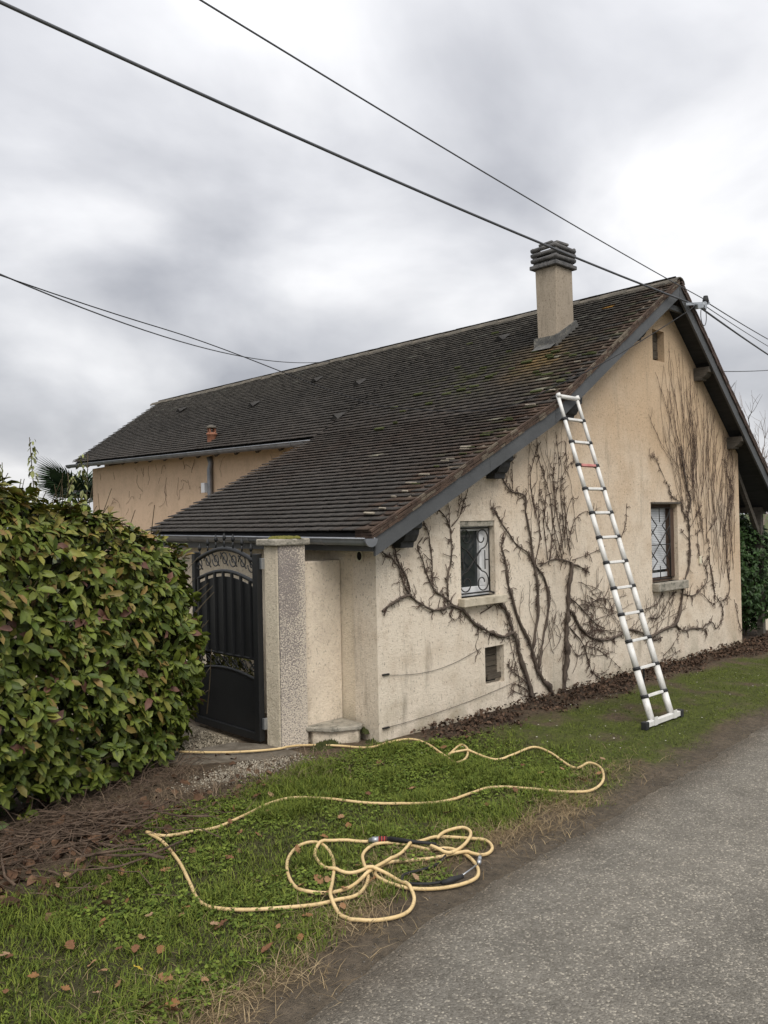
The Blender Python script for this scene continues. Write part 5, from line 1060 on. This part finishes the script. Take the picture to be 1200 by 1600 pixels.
x, y = scatter(9000, (-4.2, 5), (-5.2, -2.2)); d = y-road_edge(x); k = (d < -.1) & (rng.random(len(x)) < .15+.6*np.exp(-((d+.45)/.35)**2)); x, y = x[k], y[k]; chips('gravel', 'fine loose chippings scattered over the asphalt', x, y, .0015+.0028*rng.random(len(x)), (.13,.12,.10), (.36,.33,.28), .010+.03*sst(0, 2.5, -(y-road_edge(x))))
# single dry oak leaves in the grass
def oak(seed):
    r_ = np.random.default_rng(seed); n = 9; side = []; vs = [(0, -.5, 0)]
    for i in range(1, n): t = i/n; wv = .30*math.sin(math.pi*t**.85)*(1 if i % 2 else .62)+.02; vs += [(-wv, t-.5, .10*wv+.12*r_.random()), (wv, t-.5, .10*wv+.12*r_.random())]
    mid = [(0, i/n-.5, .04*math.sin(3*i/n)) for i in range(1, n)]; vs += mid+[(0, .5, .08)]; fs = []; m0 = 1+2*(n-1); tip = len(vs)-1
    fs += [(0, m0, 1), (0, 2, m0)]
    for i in range(n-2): fs += [(1+2*i, m0+i, m0+i+1, 3+2*i), (m0+i, 2+2*i, 4+2*i, m0+i+1)]
    fs += [(m0+n-2, tip, 1+2*(n-2)), (2+2*(n-2), tip, m0+n-2)]; return np.array(vs), fs
ov = []
for k, c in enumerate(((.24,.125,.055),(.30,.18,.095),(.19,.095,.05),(.33,.215,.13),(.15,.075,.042),(.27,.15,.075))):
    v, f = oak(k); t = np_mesh('oak_leaf', v, f, MT['dry'], None, np.tile(c, (len(v), 1))); ov.append(t.data); bpy.data.objects.remove(t)
x, y = scatter(2500, (-4.1, .9), (-2.45, -.2)); lush, moss, straw, litter, d = zones(x, y); k = (lush > .35) & (rng.random(2500) < .06+.05*sst(.5, .7, fbm(x, y, 1.2, 81))+.06*(x < -2.2)); x, y = x[k][:105], y[k][:105]
for i, (a, b) in enumerate(zip(x, y)):
    o = bpy.data.objects.new('oak_leaf', ov[i % 6]); COL.objects.link(o); s = .045+.042*rng.random(); o.location = (a, b, float(gz(np.array(a), np.array(b)))+.022+.012*rng.random()); o.scale = (s, s, s); o.rotation_euler = (.35*rng.standard_normal(), .35*rng.standard_normal(), rng.random()*6.28)
    tag(o, 'dry brown oak leaf lying on the grass verge', 'leaf', 'dry oak leaves scattered on the grass')
t = np_mesh('fallen_leaf', *oak(20), MT['dry'], None, np.tile((.50,.36,.05), (len(oak(20)[0]), 1))); t.location = (-3.42, -2.05, .05); t.scale = (.05,)*3; t.rotation_euler = (.5, .2, 1); tag(t, 'single bright yellow leaf on the grass near the bottom edge', 'leaf')
# heap of cut sticks
heap = thing('stick_heap', 'tangled heap of cut dry sticks on the grass left', 'stick heap', (-3.05, -.45, 0))
for k in range(70):
    a = rng.normal(2.6, .5) if k % 3 else rng.random()*3.14; c = Vector((-3.05+.36*rng.standard_normal(), -.42+.22*rng.standard_normal(), 0)); L_ = .25+.65*rng.random()**1.5; r = .0035+.006*rng.random()**2; q = []; bend = rng.standard_normal()*.10; h0 = .02+.07*rng.random()
    for j in range(6):
        t = j/5-.5; p = c+Vector((math.cos(a), math.sin(a), 0))*L_*t+Vector((-math.sin(a), math.cos(a), 0))*bend*(1-4*t*t)*L_; z = max(float(gz(p.x, p.y))+r, float(gz(c.x, c.y))+h0+L_*t*.12*rng.standard_normal()); q.append((p.x+.006*rng.standard_normal(), p.y+.006*rng.standard_normal(), z))
    MB().tube(q, [r*(1.1-.1*j) for j in range(6)], 5).build('stick', MT['stick'], heap, True)
mb = MB() # brushwood: fine twigs under the hedge and in the heap
for k in range(1100):
    if k % 2: c = Vector((-3.0+.48*rng.standard_normal(), -.38+.28*rng.standard_normal(), 0))
    else: s = .35+.62*rng.random(); b = HA+HT*s*HL+HN*(.0+.42*rng.random()); c = Vector((b[0], b[1], 0))
    z = float(gz(c.x, c.y))+.01+.06*rng.random(); a = rng.random()*6.28; L_ = .06+.18*rng.random(); d = Vector((math.cos(a), math.sin(a), .55*rng.standard_normal()*rng.random())); p = Vector((c.x, c.y, z)); m_ = p+d*L_*.5+Vector((0, 0, .02*rng.standard_normal())); e_ = p+d*L_+Vector((.03*rng.standard_normal(), .03*rng.standard_normal(), 0))
    for v_ in (m_, e_): v_.z = max(v_.z, .004)
    mb.tube([p, m_, e_], [.0028, .0022, .0014], 3, False)
tag(mb.build('brushwood', MT['stick'], None), 'fine dry brushwood strewn at the foot of the hedge', 'brushwood', kind='stuff')
